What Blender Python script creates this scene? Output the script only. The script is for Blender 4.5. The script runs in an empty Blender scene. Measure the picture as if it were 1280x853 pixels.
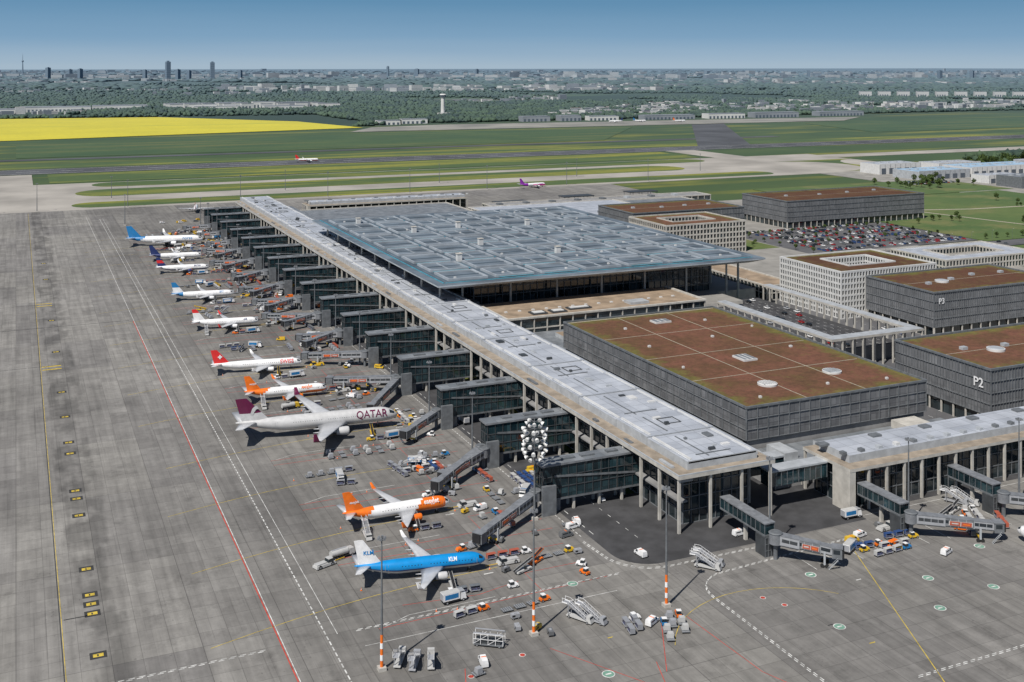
import bpy, bmesh, math, random
import numpy as np
from mathutils import Vector, Matrix
random.seed(7); rng=np.random.default_rng(7)
S=bpy.context.scene
S.view_settings.view_transform='Standard'; S.view_settings.look='None'; S.view_settings.exposure=0
C=S.collection
# ------------------------------------------------------------------ materials
MATS={}
def painted_haze(nt,sock,k=13000.0,hc=(.15,.215,.28)):  # aerial haze painted into the base colour, growing with distance from the world origin
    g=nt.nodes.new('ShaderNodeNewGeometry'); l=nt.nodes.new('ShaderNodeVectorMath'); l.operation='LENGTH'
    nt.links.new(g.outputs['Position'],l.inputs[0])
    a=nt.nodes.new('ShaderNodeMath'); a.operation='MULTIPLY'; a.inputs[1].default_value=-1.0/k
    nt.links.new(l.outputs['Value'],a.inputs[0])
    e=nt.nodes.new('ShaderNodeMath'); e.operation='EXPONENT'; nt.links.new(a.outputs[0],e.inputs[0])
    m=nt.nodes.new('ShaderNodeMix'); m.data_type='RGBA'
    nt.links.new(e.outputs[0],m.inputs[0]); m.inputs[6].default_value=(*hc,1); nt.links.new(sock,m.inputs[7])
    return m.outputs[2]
def base(name):
    m=bpy.data.materials.new(name); m.use_nodes=True; nt=m.node_tree
    b=nt.nodes['Principled BSDF']; MATS[name]=m
    return m,nt,b
def mixc(nt,fac,a,b,mode='MIX'):
    m=nt.nodes.new('ShaderNodeMix'); m.data_type='RGBA'; m.blend_type=mode
    for i,v in ((0,fac),(6,a),(7,b)):
        if isinstance(v,(int,float)): m.inputs[i].default_value=v
        elif isinstance(v,tuple): m.inputs[i].default_value=(*v[:3],1)
        else: nt.links.new(v,m.inputs[i])
    return m.outputs[2]
def noise(nt,vec,scale,detail=4,rough=.55):
    n=nt.nodes.new('ShaderNodeTexNoise'); n.inputs['Scale'].default_value=scale
    n.inputs['Detail'].default_value=detail; n.inputs['Roughness'].default_value=rough
    nt.links.new(vec,n.inputs['Vector']); return n.outputs['Fac']
def mrange(nt,s,a,b,c=0.,d=1.,smooth=False):
    n=nt.nodes.new('ShaderNodeMapRange'); n.inputs[1].default_value=a;n.inputs[2].default_value=b
    n.inputs[3].default_value=c;n.inputs[4].default_value=d
    if smooth: n.interpolation_type='SMOOTHSTEP'
    nt.links.new(s,n.inputs[0]); return n.outputs[0]
def objco(nt):
    return nt.nodes.new('ShaderNodeTexCoord').outputs['Object']
def scalev(nt,vec,s):
    n=nt.nodes.new('ShaderNodeVectorMath'); n.operation='MULTIPLY'; nt.links.new(vec,n.inputs[0]); n.inputs[1].default_value=s
    return n.outputs[0]
def mathn(nt,op,a,b=None):
    n=nt.nodes.new('ShaderNodeMath'); n.operation=op
    for i,v in enumerate((a,b)):
        if v is None: continue
        if isinstance(v,(int,float)): n.inputs[i].default_value=v
        else: nt.links.new(v,n.inputs[i])
    return n.outputs[0]
def M(name,col,rough=.6,metal=0.,var=.12,scale=.5,hz=False,col2=None,spec=.5,lo=.35,hi=.65,k=13000.):
    m,nt,b=base(name)
    vec=objco(nt); n=noise(nt,vec,scale)
    f=mrange(nt,n,lo,hi)
    c1=tuple(c*(1-var) for c in col); c2=col2 if col2 else tuple(min(1,c*(1+var)) for c in col)
    s=mixc(nt,f,c1,c2)
    if hz: s=painted_haze(nt,s,k)
    nt.links.new(s,b.inputs['Base Color']); b.inputs['Roughness'].default_value=rough
    b.inputs['Metallic'].default_value=metal; b.inputs['Specular IOR Level'].default_value=spec
    return m
def panelmat(name,c1,c2,mortar,bw,rh,ms=.03,rough=.5,metal=0.,floor=False,spec=.5,offset=0.,hz=False,weather=.25):
    m,nt,b=base(name); vec=objco(nt)
    v=vec
    if not floor:
        sp=nt.nodes.new('ShaderNodeSeparateXYZ'); nt.links.new(vec,sp.inputs[0])
        a=mathn(nt,'ADD',sp.outputs[0],sp.outputs[1])
        cb=nt.nodes.new('ShaderNodeCombineXYZ'); nt.links.new(a,cb.inputs[0]); nt.links.new(sp.outputs[2],cb.inputs[1]); v=cb.outputs[0]
    br=nt.nodes.new('ShaderNodeTexBrick'); br.offset=offset; nt.links.new(v,br.inputs['Vector'])
    br.inputs['Scale'].default_value=1; br.inputs['Brick Width'].default_value=bw; br.inputs['Row Height'].default_value=rh
    br.inputs['Mortar Size'].default_value=ms; br.inputs['Mortar Smooth'].default_value=0.1; br.inputs['Bias'].default_value=0
    br.inputs['Color1'].default_value=(*c1,1);br.inputs['Color2'].default_value=(*c2,1);br.inputs['Mortar'].default_value=(*mortar,1)
    n=noise(nt,vec,.12,5); f=mrange(nt,n,.3,.7,1-weather,1+weather)
    cb2=nt.nodes.new('ShaderNodeCombineColor'); 
    for i in range(3): nt.links.new(f,cb2.inputs[i])
    s=mixc(nt,1.0,br.outputs['Color'],cb2.outputs[0],'MULTIPLY')
    if hz: s=painted_haze(nt,s)
    nt.links.new(s,b.inputs['Base Color']); b.inputs['Roughness'].default_value=rough; b.inputs['Metallic'].default_value=metal
    b.inputs['Specular IOR Level'].default_value=spec
    return m

def apron_mat():
    m,nt,b=base('apron_concrete'); vec=objco(nt)
    def brick(bw,rh,c1,c2,mo,ms):
        br=nt.nodes.new('ShaderNodeTexBrick'); br.offset=0; nt.links.new(vec,br.inputs['Vector'])
        br.inputs['Scale'].default_value=1; br.inputs['Brick Width'].default_value=bw; br.inputs['Row Height'].default_value=rh
        br.inputs['Mortar Size'].default_value=ms; br.inputs['Mortar Smooth'].default_value=.2; br.inputs['Bias'].default_value=0
        br.inputs['Color1'].default_value=(*c1,1);br.inputs['Color2'].default_value=(*c2,1);br.inputs['Mortar'].default_value=(*mo,1)
        return br.outputs['Color']
    s=brick(7.5,7.5,(.200,.192,.182),(.245,.236,.223),(.135,.13,.123),.07)
    big=brick(22.5,60.,(.84,.84,.85),(1.12,1.12,1.10),(.8,.8,.8),.12)
    s=mixc(nt,1.0,s,big,'MULTIPLY')
    n1=mrange(nt,noise(nt,vec,.010,5,.6),.3,.7,.78,1.18); n2=mrange(nt,noise(nt,vec,.22,6,.7),.3,.7,.84,1.12)
    n3=mrange(nt,noise(nt,scalev(nt,vec,(.35,.012,1)),1.,4,.6),.35,.7,1.10,.78)
    n4=mrange(nt,noise(nt,vec,.06,8,.78),.54,.70,1.,.66)
    n5=mrange(nt,noise(nt,scalev(nt,vec,(1.6,.02,1)),1.,2,.5),.62,.70,1.,.82)
    n6=mrange(nt,noise(nt,vec,.7,3,.6),.66,.72,1.,.68)
    f=mathn(nt,'MULTIPLY',mathn(nt,'MULTIPLY',n1,n2),mathn(nt,'MULTIPLY',n3,n4))
    f=mathn(nt,'MULTIPLY',f,mathn(nt,'MULTIPLY',n5,n6))
    sp=nt.nodes.new('ShaderNodeSeparateXYZ'); nt.links.new(vec,sp.inputs[0]); X=sp.outputs[0]
    wob=mrange(nt,noise(nt,scalev(nt,vec,(.3,.05,1)),1.,3),.3,.7,-1.2,1.2); Xw=mathn(nt,'ADD',X,wob)
    band=mathn(nt,'MULTIPLY',mrange(nt,Xw,13,14.5),mrange(nt,Xw,26,28,1,0))
    blot=mrange(nt,noise(nt,scalev(nt,vec,(.10,.05,1)),1.,3),.42,.56)
    f=mathn(nt,'MULTIPLY',f,mrange(nt,mathn(nt,'MULTIPLY',band,blot),0,1,1,.66))
    band2=mathn(nt,'MULTIPLY',mrange(nt,X,62,90),mrange(nt,X,150,190,1,.4))
    f=mathn(nt,'MULTIPLY',f,mrange(nt,band2,0,1,1.04,.82))
    cb2=nt.nodes.new('ShaderNodeCombineColor')
    for i in range(3): nt.links.new(f,cb2.inputs[i])
    s=mixc(nt,1.0,s,cb2.outputs[0],'MULTIPLY')
    nt.links.new(s,b.inputs['Base Color']); b.inputs['Roughness'].default_value=.85; b.inputs['Specular IOR Level'].default_value=.3
apron_mat()
M('asphalt',(.05,.05,.053),.85,var=.3,scale=.12)
M('asphalt_old',(.10,.10,.105),.85,var=.2,scale=.05)
M('runway_asphalt',(.075,.08,.09),.9,var=.25,scale=.01)
M('taxiway_concrete',(.33,.31,.28),.9,var=.2,scale=.012)
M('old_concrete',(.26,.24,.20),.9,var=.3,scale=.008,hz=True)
M('paving',(.26,.25,.23),.85,var=.2,scale=.06)
M('line_white',(.58,.58,.56),.7,var=.35,scale=.4)
M('line_yellow',(.50,.37,.05),.7,var=.3,scale=.4)
M('line_red',(.45,.06,.04),.7,var=.3,scale=.4)
M('line_black',(.035,.035,.035),.8)
M('line_green',(.16,.30,.23),.7)
def grass_mat(name,c1,c2,c3,thr=(.56,.66),hz=True,fx=(.002,.02,1)):
    m,nt,b=base(name); vec=objco(nt)
    a=mixc(nt,mrange(nt,noise(nt,vec,.006,6,.6),.35,.65),c1,c2)
    st=noise(nt,scalev(nt,vec,fx),1.,5,.6)
    a=mixc(nt,mrange(nt,st,thr[0],thr[1]),a,c3)
    a=mixc(nt,mrange(nt,noise(nt,vec,.08,6,.7),.3,.8,0,.5),a,tuple(c*.55 for c in c1))
    if hz: a=painted_haze(nt,a)
    nt.links.new(a,b.inputs['Base Color']); b.inputs['Roughness'].default_value=.95; b.inputs['Specular IOR Level'].default_value=.1
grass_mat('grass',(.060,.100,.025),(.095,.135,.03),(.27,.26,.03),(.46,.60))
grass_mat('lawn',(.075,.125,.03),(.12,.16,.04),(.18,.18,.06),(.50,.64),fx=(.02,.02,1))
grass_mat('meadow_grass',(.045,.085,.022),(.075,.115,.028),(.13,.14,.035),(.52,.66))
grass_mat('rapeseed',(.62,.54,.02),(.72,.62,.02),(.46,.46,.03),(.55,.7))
def country():
    m,nt,b=base('countryside'); vec=objco(nt)
    vo=nt.nodes.new('ShaderNodeTexVoronoi'); vo.inputs['Scale'].default_value=.0011; nt.links.new(scalev(nt,vec,(1,1.6,1)),vo.inputs['Vector'])
    r=nt.nodes.new('ShaderNodeValToRGB'); nt.links.new(vo.outputs['Color'],r.inputs[0])
    r.color_ramp.interpolation='CONSTANT'
    e=r.color_ramp.elements; e[0].color=(.030,.050,.020,1); e[1].position=.35; e[1].color=(.045,.07,.028,1)
    for p,c in ((.52,(.07,.11,.035)),(.66,(.028,.045,.02)),(.84,(.12,.13,.07))):
        q=e.new(p); q.color=(*c,1)
    sp=nt.nodes.new('ShaderNodeSeparateXYZ'); nt.links.new(vec,sp.inputs[0])
    near=mrange(nt,sp.outputs[1],2500,2900)
    g=mixc(nt,mrange(nt,noise(nt,vec,.005,6),.35,.65),(.045,.08,.02),(.08,.115,.03))
    g=mixc(nt,mrange(nt,noise(nt,scalev(nt,vec,(.002,.015,1)),1.,5),.52,.64),g,(.20,.20,.03))
    a=mixc(nt,near,g,r.outputs[0])
    a=mixc(nt,mrange(nt,noise(nt,vec,.02,6,.7),.3,.8,0,.5),a,(.02,.035,.015))
    a=painted_haze(nt,a)
    nt.links.new(a,b.inputs['Base Color']); b.inputs['Roughness'].default_value=.95; b.inputs['Specular IOR Level'].default_value=.05
country()
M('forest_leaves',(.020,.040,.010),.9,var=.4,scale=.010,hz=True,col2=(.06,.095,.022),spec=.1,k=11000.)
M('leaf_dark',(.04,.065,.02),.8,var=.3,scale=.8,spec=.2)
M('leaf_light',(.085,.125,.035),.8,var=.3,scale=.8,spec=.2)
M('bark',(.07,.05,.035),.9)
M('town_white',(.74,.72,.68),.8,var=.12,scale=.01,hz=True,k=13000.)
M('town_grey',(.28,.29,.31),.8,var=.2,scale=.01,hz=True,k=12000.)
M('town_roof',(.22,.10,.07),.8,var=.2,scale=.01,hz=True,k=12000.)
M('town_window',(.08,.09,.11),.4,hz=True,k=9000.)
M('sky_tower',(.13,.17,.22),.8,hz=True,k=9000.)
# buildings
M('concrete_light',(.46,.44,.40),.75,var=.14,scale=.3)
M('concrete_grey',(.25,.25,.25),.8,var=.2,scale=.15)
M('beige_roof',(.29,.22,.155),.9,var=.25,scale=.12)
M('ledge_roof',(.28,.235,.185),.9,var=.22,scale=.25)
panelmat('metal_roof',(.44,.465,.51),(.37,.395,.44),(.20,.21,.23),6.,6.,.09,.45,floor=True,weather=.16)
panelmat('metal_roof_dark',(.15,.165,.18),(.21,.225,.24),(.10,.10,.11),4.,4.,.05,.5,floor=True)
M('white_metal',(.60,.60,.59),.5,var=.08,scale=.3)
M('light_metal',(.38,.40,.42),.45,var=.14,scale=.3)
M('bridge_grey',(.19,.20,.215),.45,var=.2,scale=.4)
M('dark_metal',(.05,.055,.06),.5,var=.2,scale=.5)
M('mid_metal',(.14,.15,.16),.5,var=.2,scale=.5)
panelmat('glass_dark',(.008,.013,.016),(.04,.055,.062),(.006,.007,.008),3.1,4.4,.05,.06,spec=.8,weather=.5)
panelmat('glass_teal',(.006,.016,.022),(.025,.055,.065),(.01,.012,.013),2.0,3.0,.05,.06,spec=.9,weather=.5)
panelmat('louvre',(.110,.113,.12),(.170,.173,.18),(.045,.045,.05),2.5,3.0,.06,.6)
panelmat('louvre2',(.13,.135,.145),(.185,.19,.20),(.07,.07,.075),1.6,4.0,.06,.6)
M('hall_roof',(.080,.110,.140),.55,var=.2,scale=.05)
M('hall_glass_strip',(.07,.30,.38),.25,var=.25,scale=.2)
M('hall_frame',(.33,.365,.40),.5,var=.2,scale=.08)
M('hall_inner',(.135,.165,.195),.5,var=.35,scale=.05)
M('wood_soffit',(.14,.10,.07),.7)
M('gravel',(.34,.31,.24),.9,var=.2,scale=.8)
def sedum(name,x0,x1,y0,y1,k=1.):
    m,nt,b=base(name); vec=objco(nt)
    sp=nt.nodes.new('ShaderNodeSeparateXYZ'); nt.links.new(vec,sp.inputs[0])
    dx=mathn(nt,'MINIMUM',mathn(nt,'SUBTRACT',sp.outputs[0],x0),mathn(nt,'SUBTRACT',x1,sp.outputs[0]))
    dy=mathn(nt,'MINIMUM',mathn(nt,'SUBTRACT',sp.outputs[1],y0),mathn(nt,'SUBTRACT',y1,sp.outputs[1]))
    d=mathn(nt,'MINIMUM',dx,dy)
    d=mathn(nt,'ADD',d,mrange(nt,noise(nt,vec,.12,7,.78),.3,.7,-7,7))
    a=mixc(nt,mrange(nt,noise(nt,vec,.045,8,.75),.40,.60),(.185*k,.085*k,.058*k),(.125,.072,.040))
    a=mixc(nt,mrange(nt,noise(nt,vec,.35,7,.85),.44,.66,0,.8),a,(.075,.042,.030))
    a=mixc(nt,mrange(nt,noise(nt,vec,.10,8,.82),.56,.66,0,.6),a,(.13,.115,.04))
    g=mixc(nt,mrange(nt,noise(nt,vec,.3,6,.7),.35,.65),(.095,.10,.028),(.17,.145,.05))
    a=mixc(nt,mrange(nt,d,0,7),g,a)
    nt.links.new(a,b.inputs['Base Color']); b.inputs['Roughness'].default_value=.95; b.inputs['Specular IOR Level'].default_value=.1
for n,c in dict(white=(.80,.80,.80),grey_paint=(.55,.56,.57),orange=(.80,.17,.015),sky_blue=(.005,.24,.58),blue=(.02,.18,.42),navy=(.02,.035,.13),
    maroon=(.12,.01,.05),red=(.66,.03,.03),purple=(.25,.03,.35),pink=(.80,.06,.35),yellow=(.65,.42,.03),silver=(.33,.34,.36),pale_grey=(.54,.54,.54),
    wing_grey=(.48,.49,.51),green=(.05,.25,.10),car_black=(.015,.015,.018),car_silver=(.42,.43,.45),car_blue=(.03,.07,.20),car_red=(.35,.02,.02),car_grey=(.14,.145,.15),tarp=(.27,.28,.30),dirty_white=(.48,.48,.47),brick_red=(.40,.10,.06)).items():
    M(n,c,.35,var=.08,scale=.6)
M('rubber',(.02,.02,.02),.9); M('black',(.02,.02,.022),.5); M('window',(.02,.028,.035),.15,spec=.8)
M('lamp_glass',(.78,.78,.76),.3); M('engine_dark',(.03,.03,.035),.4); M('engine_metal',(.45,.45,.47),.3,metal=.8)
M('bag_mix',(.10,.06,.05),.8,var=.6,scale=2.,col2=(.10,.13,.25))

# ------------------------------------------------------------------ mesh builder
class MB:
    def __init__(s): s.v=[];s.f=[];s.m=[];s.s=[]
    def add(s,vs,fs,m,sm=False):
        o=len(s.v); s.v.extend(vs)
        for f in fs: s.f.append(tuple(i+o for i in f)); s.m.append(m); s.s.append(sm)
    def box(s,x0,y0,z0,x1,y1,z1,m,top=None):
        vs=[(x0,y0,z0),(x1,y0,z0),(x1,y1,z0),(x0,y1,z0),(x0,y0,z1),(x1,y0,z1),(x1,y1,z1),(x0,y1,z1)]
        s.add(vs,[(0,3,2,1),(0,1,5,4),(1,2,6,5),(2,3,7,6),(3,0,4,7)],m); s.add(vs,[(4,5,6,7)],top or m)
    def taper(s,x0,y0,z0,x1,y1,z1,ix0,iy0,ix1,iy1,m):
        vs=[(x0,y0,z0),(x1,y0,z0),(x1,y1,z0),(x0,y1,z0),(x0+ix0,y0+iy0,z1),(x1-ix1,y0+iy0,z1),(x1-ix1,y1-iy1,z1),(x0+ix0,y1-iy1,z1)]
        s.add(vs,[(0,3,2,1),(0,1,5,4),(1,2,6,5),(2,3,7,6),(3,0,4,7),(4,5,6,7)],m)
    def beam(s,p,q,w,h,m):
        p=Vector(p);q=Vector(q);d=(q-p).normalized()
        up=Vector((0,0,1))
        if abs(d.z)>.95: up=Vector((0,1,0))
        r=d.cross(up).normalized()*w/2; u=r.cross(d).normalized()*h/2
        vs=[tuple(a+b*r+c*u) for a in (p,q) for b,c in ((-1,-1),(1,-1),(1,1),(-1,1))]
        s.add(vs,[(0,3,2,1),(4,5,6,7),(0,1,5,4),(1,2,6,5),(2,3,7,6),(3,0,4,7)],m)
    def cyl(s,p,q,r0,r1,m,n=10,sm=True):
        p=Vector(p);q=Vector(q);d=(q-p).normalized(); a=Vector((1,0,0)) if abs(d.x)<.9 else Vector((0,1,0))
        u=d.cross(a).normalized(); w=d.cross(u)
        vs=[]
        for c,r in ((p,r0),(q,r1)):
            for i in range(n):
                t=2*math.pi*i/n; vs.append(tuple(c+(u*math.cos(t)+w*math.sin(t))*r))
        s.add(vs,[(i,(i+1)%n,n+(i+1)%n,n+i) for i in range(n)],m,sm)
        s.add(vs,[tuple(range(n))[::-1],tuple(range(n,2*n))],m)
    def loft(s,secs,m,sm=True,cap=True,fn=None):
        n=len(secs[0]); vs=[p for c in secs for p in c]
        o=len(s.v); s.v.extend(vs)
        for j in range(len(secs)-1):
            for i in range(n):
                a=j*n+i;b=j*n+(i+1)%n
                s.f.append((o+a,o+b,o+b+n,o+a+n)); s.m.append(fn(j,i) if fn else m); s.s.append(sm)
        if cap:
            k=(len(secs)-1)*n
            s.f.append(tuple(o+i for i in range(n))[::-1]); s.m.append(m if not fn else fn(0,0)); s.s.append(False)
            s.f.append(tuple(o+k+i for i in range(n))); s.m.append(m if not fn else fn(len(secs)-2,0)); s.s.append(False)
    def sheet(s,pts,z,m): s.add([(x,y,z) for x,y in pts],[tuple(range(len(pts)))],m)
    def mesh(s,name,fixn=False):
        me=bpy.data.meshes.new(name); me.from_pydata(s.v,[],s.f)
        keys=[]
        for k in s.m:
            if k not in keys: keys.append(k)
        d={k:i for i,k in enumerate(keys)}
        for k in keys: me.materials.append(MATS[k])
        me.polygons.foreach_set('material_index',[d[k] for k in s.m]); me.polygons.foreach_set('use_smooth',s.s)
        if fixn:
            bm=bmesh.new(); bm.from_mesh(me); bmesh.ops.recalc_face_normals(bm,faces=bm.faces); bm.to_mesh(me); bm.free()
        me.update(); return me
    def obj(s,name,loc=(0,0,0),rz=0.,parent=None,fixn=False):
        return place(name,s.mesh(name,fixn),loc,rz,parent)
def place(name,me,loc=(0,0,0),rz=0.,parent=None):
    o=bpy.data.objects.new(name,me); C.objects.link(o); o.location=loc; o.rotation_euler=(0,0,rz)
    if parent: o.parent=parent
    return o
def text_verts(txt,size,bold=0.,cuts=0):
    cu=bpy.data.curves.new('t','FONT'); cu.body=txt; cu.size=size; cu.offset=bold; cu.resolution_u=3
    o=bpy.data.objects.new('t',cu); C.objects.link(o); bpy.context.view_layer.update()
    me=bpy.data.meshes.new_from_object(o)
    if cuts:
        bm=bmesh.new(); bm.from_mesh(me); ys=[v.co.y for v in bm.verts]; a,b_=min(ys),max(ys)
        for k in range(1,cuts):
            bmesh.ops.bisect_plane(bm,geom=bm.verts[:]+bm.edges[:]+bm.faces[:],plane_co=(0,a+(b_-a)*k/cuts,0),plane_no=(0,1,0))
        bm.to_mesh(me); bm.free()
    vs=[tuple(v.co) for v in me.vertices]; fs=[tuple(p.vertices) for p in me.polygons]
    bpy.data.objects.remove(o); bpy.data.curves.remove(cu)
    w=max([v[0] for v in vs]) if vs else 1
    return vs,fs,w
def ribbon(mb,pts,w,z,m):
    pts=[Vector((p[0],p[1])) for p in pts]; L=[];R=[]
    for i,p in enumerate(pts):
        d=(pts[min(i+1,len(pts)-1)]-pts[max(i-1,0)]).normalized(); n=Vector((-d.y,d.x))*w/2
        L.append(p+n);R.append(p-n)
    for i in range(len(pts)-1):
        mb.add([(L[i].x,L[i].y,z),(R[i].x,R[i].y,z),(R[i+1].x,R[i+1].y,z),(L[i+1].x,L[i+1].y,z)],[(0,1,2,3)],m)
def resample(pts,step):
    out=[];acc=0
    P=[Vector((p[0],p[1])) for p in pts]
    for a,b in zip(P,P[1:]):
        L=(b-a).length; t=acc
        while t<L: out.append(a+(b-a)*t/L); t+=step
        acc=t-L
    return out
def dashed(mb,pts,w,z,m,on=1.5,off=1.5):
    r=resample(pts,.5); k=int((on+off)/.5); n=int(on/.5)
    for i in range(0,len(r)-n-1,k): ribbon(mb,[r[i],r[i+n]],w,z,m)
def arc(cx,cy,r,a0,a1,n=14): return [(cx+r*math.cos(math.radians(a0+(a1-a0)*i/n)),cy+r*math.sin(math.radians(a0+(a1-a0)*i/n))) for i in range(n+1)]
U=random.uniform
# ------------------------------------------------------------------ ground
g=MB(); g.sheet([(-30000,-3000),(45000,-3000),(45000,45000),(-30000,45000)],-.6,'countryside'); g.obj('ground')
a=MB()
a.box(-900,-200,-.5,199,1260,0,'apron_concrete')
a.box(199,-200,-.5,900,299,0,'apron_concrete')
a.box(199,1109,-.5,700,1260,0,'apron_concrete')
a.obj('apron')
t=MB()
t.box(-900,1260,-.5,1250,1545,-.01,'taxiway_concrete')
t.box(-900,1545,-.5,20,1690,-.01,'taxiway_concrete')
t.box(1250,1470,-.5,4200,1520,-.01,'taxiway_concrete')
t.box(1060,1545,-.5,1120,1700,-.01,'taxiway_concrete')
t.obj('taxiway')
gr=MB()
def strip(x0,x1,y0,y1,z=.05,m='grass'):
    r=(y1-y0)/2; c=(y0+y1)/2
    gr.sheet(arc(x1-r*2.,c,r,-90,90,10)+arc(x0+r*2.,c,r,90,270,10),z,m)
strip(30,1010,1275,1325); strip(25,950,1380,1458); strip(60,1040,1485,1541,.06)
strip(1100,1260,1270,1440)
gr.sheet([(40,1560),(1040,1560),(1040,1690),(40,1690)],-.3,'grass'); gr.sheet([(-2000,1785),(3000,1785),(3000,1860),(-2000,1860)],-.3,'grass')
gr.obj('grass_strip')
r=MB()
r.box(-6000,1700,-.5,6000,1778,-.02,'runway_asphalt')
r.box(-6000,1945,-.5,1500,1972,-.03,'runway_asphalt')
r.add([(1180,1778,0),(1300,1778,0),(1700,2440,0),(1600,2440,0)],[(0,1,2,3)],'runway_asphalt')
for y in (1706,1771.): r.box(-6000,y,-.019,6000,y+1.2,.0,'line_white')
for i in range(-60,60): r.box(i*60,1738,-.019,i*60+30,1739.2,0.,'line_white')
r.obj('runway')
o=MB(); o.sheet([(700,2480),(2100,2440),(2300,2600),(1000,2690),(800,2640)],.1,'old_concrete'); o.obj('far_apron_pavement')
f=MB(); f.sheet([(-1500,2330),(0,2470),(779,2640),(700,3000),(388,3420),(-300,3520),(-1800,3500)],.4,'rapeseed'); f.obj('rapeseed_field')
f=MB(); f.sheet([(1800,1990),(6000,1990),(6000,2360),(1900,2360)],-.1,'meadow_grass'); f.sheet([(0,2000),(1100,2000),(1400,2400),(800,2420),(0,2330)],-.1,'meadow_grass'); f.obj('meadow')

s=MB()
s.sheet([(197.5,1125),(170,1125),(170,310)]+arc(182,305,12,180,270,8)+[(262,293),(262,299),(480,299),(480,345),(197.5,345)],.012,'asphalt')
s.obj('service_road')
l=MB()
Z=.02
def dbl(pts,m='line_white',w=.28):
    dashed(l,pts,w,Z,m,1.5,1.)
    dashed(l,[(p[0]+.6,p[1]+.6) for p in pts],w,Z,m,1.5,1.)
ribbon(l,[(11,-100),(11,1250)],.25,Z,'line_black'); ribbon(l,[(11.4,-100),(11.4,1250)],.18,Z,'line_yellow')
ribbon(l,[(64,215),(64,700)],.35,Z,'line_red'); ribbon(l,[(64.5,215),(64.5,1200)],.22,Z,'line_white')
dashed(l,[(76,200),(76,1180)],.35,Z,'line_white',2,1); ribbon(l,[(79,292),(79,1180)],.18,Z,'line_white')
ribbon(l,[(-400,702),(62,702)],.7,Z,'line_black')
for y,x0,x1 in ((770,-20,22),(612,-20,24),(330,12,26)): dashed(l,[(x0,y),(x1,y)],.5,Z,'line_black',8,.5)
for y in (765,772,604,610): 
    l.sheet([(12,y),(21,y),(21,y+1.6),(12,y+1.6)],Z+.004,'line_yellow')
for y in (306,330,336,342,360,404,420,428,470,484,520,560,640,720,860,930):
    l.sheet([(17.4,y-1),(21.6,y-1),(21.6,y+2.6),(17.4,y+2.6)],Z,'line_black'); l.sheet([(18.2,y-.1),(20.8,y-.1),(20.8,y+1.6),(18.2,y+1.6)],Z+.004,'line_yellow'); l.sheet([(19.2,y+.2),(19.6,y+.2),(19.6,y+1.3),(19.2,y+1.3)],Z+.008,'line_black')
dbl([(-100,291),(60,291)]); dbl([(84,291.5),(166,292)]); 
ribbon(l,[(84,283),(160,283)],.18,Z,'line_white')
dbl([(183,200),(183,262)]+arc(195,268,12,180,90,8)+[(255,284)]); dbl([(206,212),(330,212)]); 
dbl([(166,316)]+arc(182,305,15,180,270,8)+[(215,290)]); dashed(l,[(167.5,320),(167.5,1120)],.28,Z,'line_white',1.5,1)
ribbon(l,[(241,275),(210,207),(200,180)],.25,Z,'line_yellow'); ribbon(l,arc(190,232,36,150,40,14),.18,Z,'line_yellow')
ribbon(l,[(262,296),(470,296)],.2,Z,'line_white')
dashed(l,[(172,320),(172,1120)],.25,Z,'line_white',3,3); dashed(l,[(184,312),(184,1100)],.2,Z,'line_white',2,4)
STANDS=[(130,311),(135,357),(131,404),(148,451),(132,507),(132,556),(131,606),(130,656),(131,704),(131,742),(131,795),(131,850),(134,909),(140,950),(146,985),(131,1040)]
for (x,y) in STANDS:
    ribbon(l,[(11+(x-11)*t,y-26*(1-t)**2) for t in (.3,.4,.5,.6,.7,.8,.9)]+[(x+4,y)],.22,Z,'line_yellow')
    for dy in (-21,21): ribbon(l,[(90,y+dy),(162,y+dy*.9)],.22,Z,'line_red')
    ribbon(l,[(140,y-20),(140,y-7),(160,y-7)],.2,Z,'line_red'); ribbon(l,[(140,y+20),(140,y+7),(160,y+7)],.2,Z,'line_red')
    ribbon(l,[(92,y-20.4),(100,y-17),(126,y-17)],.18,Z,'line_white')
    l.sheet([(x-1.5,y-3),(x+1.5,y-3),(x+1.5,y-2.5),(x-1.5,y-2.5)],Z+.004,'line_white')
for cx,cy in ((218,268),(238,236.7),(136,245),(248.6,252),(150,292),(262,240),(205,240),(280,262),(92,252)):
    l.sheet(arc(cx,cy,1.7,0,342,19),Z+.004,'line_white'); l.sheet(arc(cx,cy,1.45,0,342,19),Z+.008,'line_green'); l.box(cx-.8,cy-.25,Z+.009,cx+.8,cy+.25,Z+.012,'line_white')
for cx,cy in ((60,262),(58,256),(62,250),(196,262),(199,256),(120,262),(104,258)):
    l.sheet(arc(cx,cy,.9,0,342,19),Z+.004,'line_white'); l.sheet(arc(cx,cy,.7,0,342,19),Z+.008,'line_red')
for i in range(10): ribbon(l,[(222+i*9,270),(222+i*9,281)],.2,Z,'line_white')
for p in (((96,240),(104,262)),((128,262),(146,232)),((150,240),(162,262)),((140,215),(150,245)),((100,300),(122,297),(136,300)),((170,262),(172,230),(180,210))): ribbon(l,p,.2,Z,'line_red')
for k in range(16):
    x=U(60,260);y=U(215,262); l.sheet([(x,y),(x+U(1,2.5),y),(x+U(1,2.5),y+.4),(x,y+.4)],Z+.004,random.choice(('line_white','line_yellow','line_black')))
l.obj('apron_marking')

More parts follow.
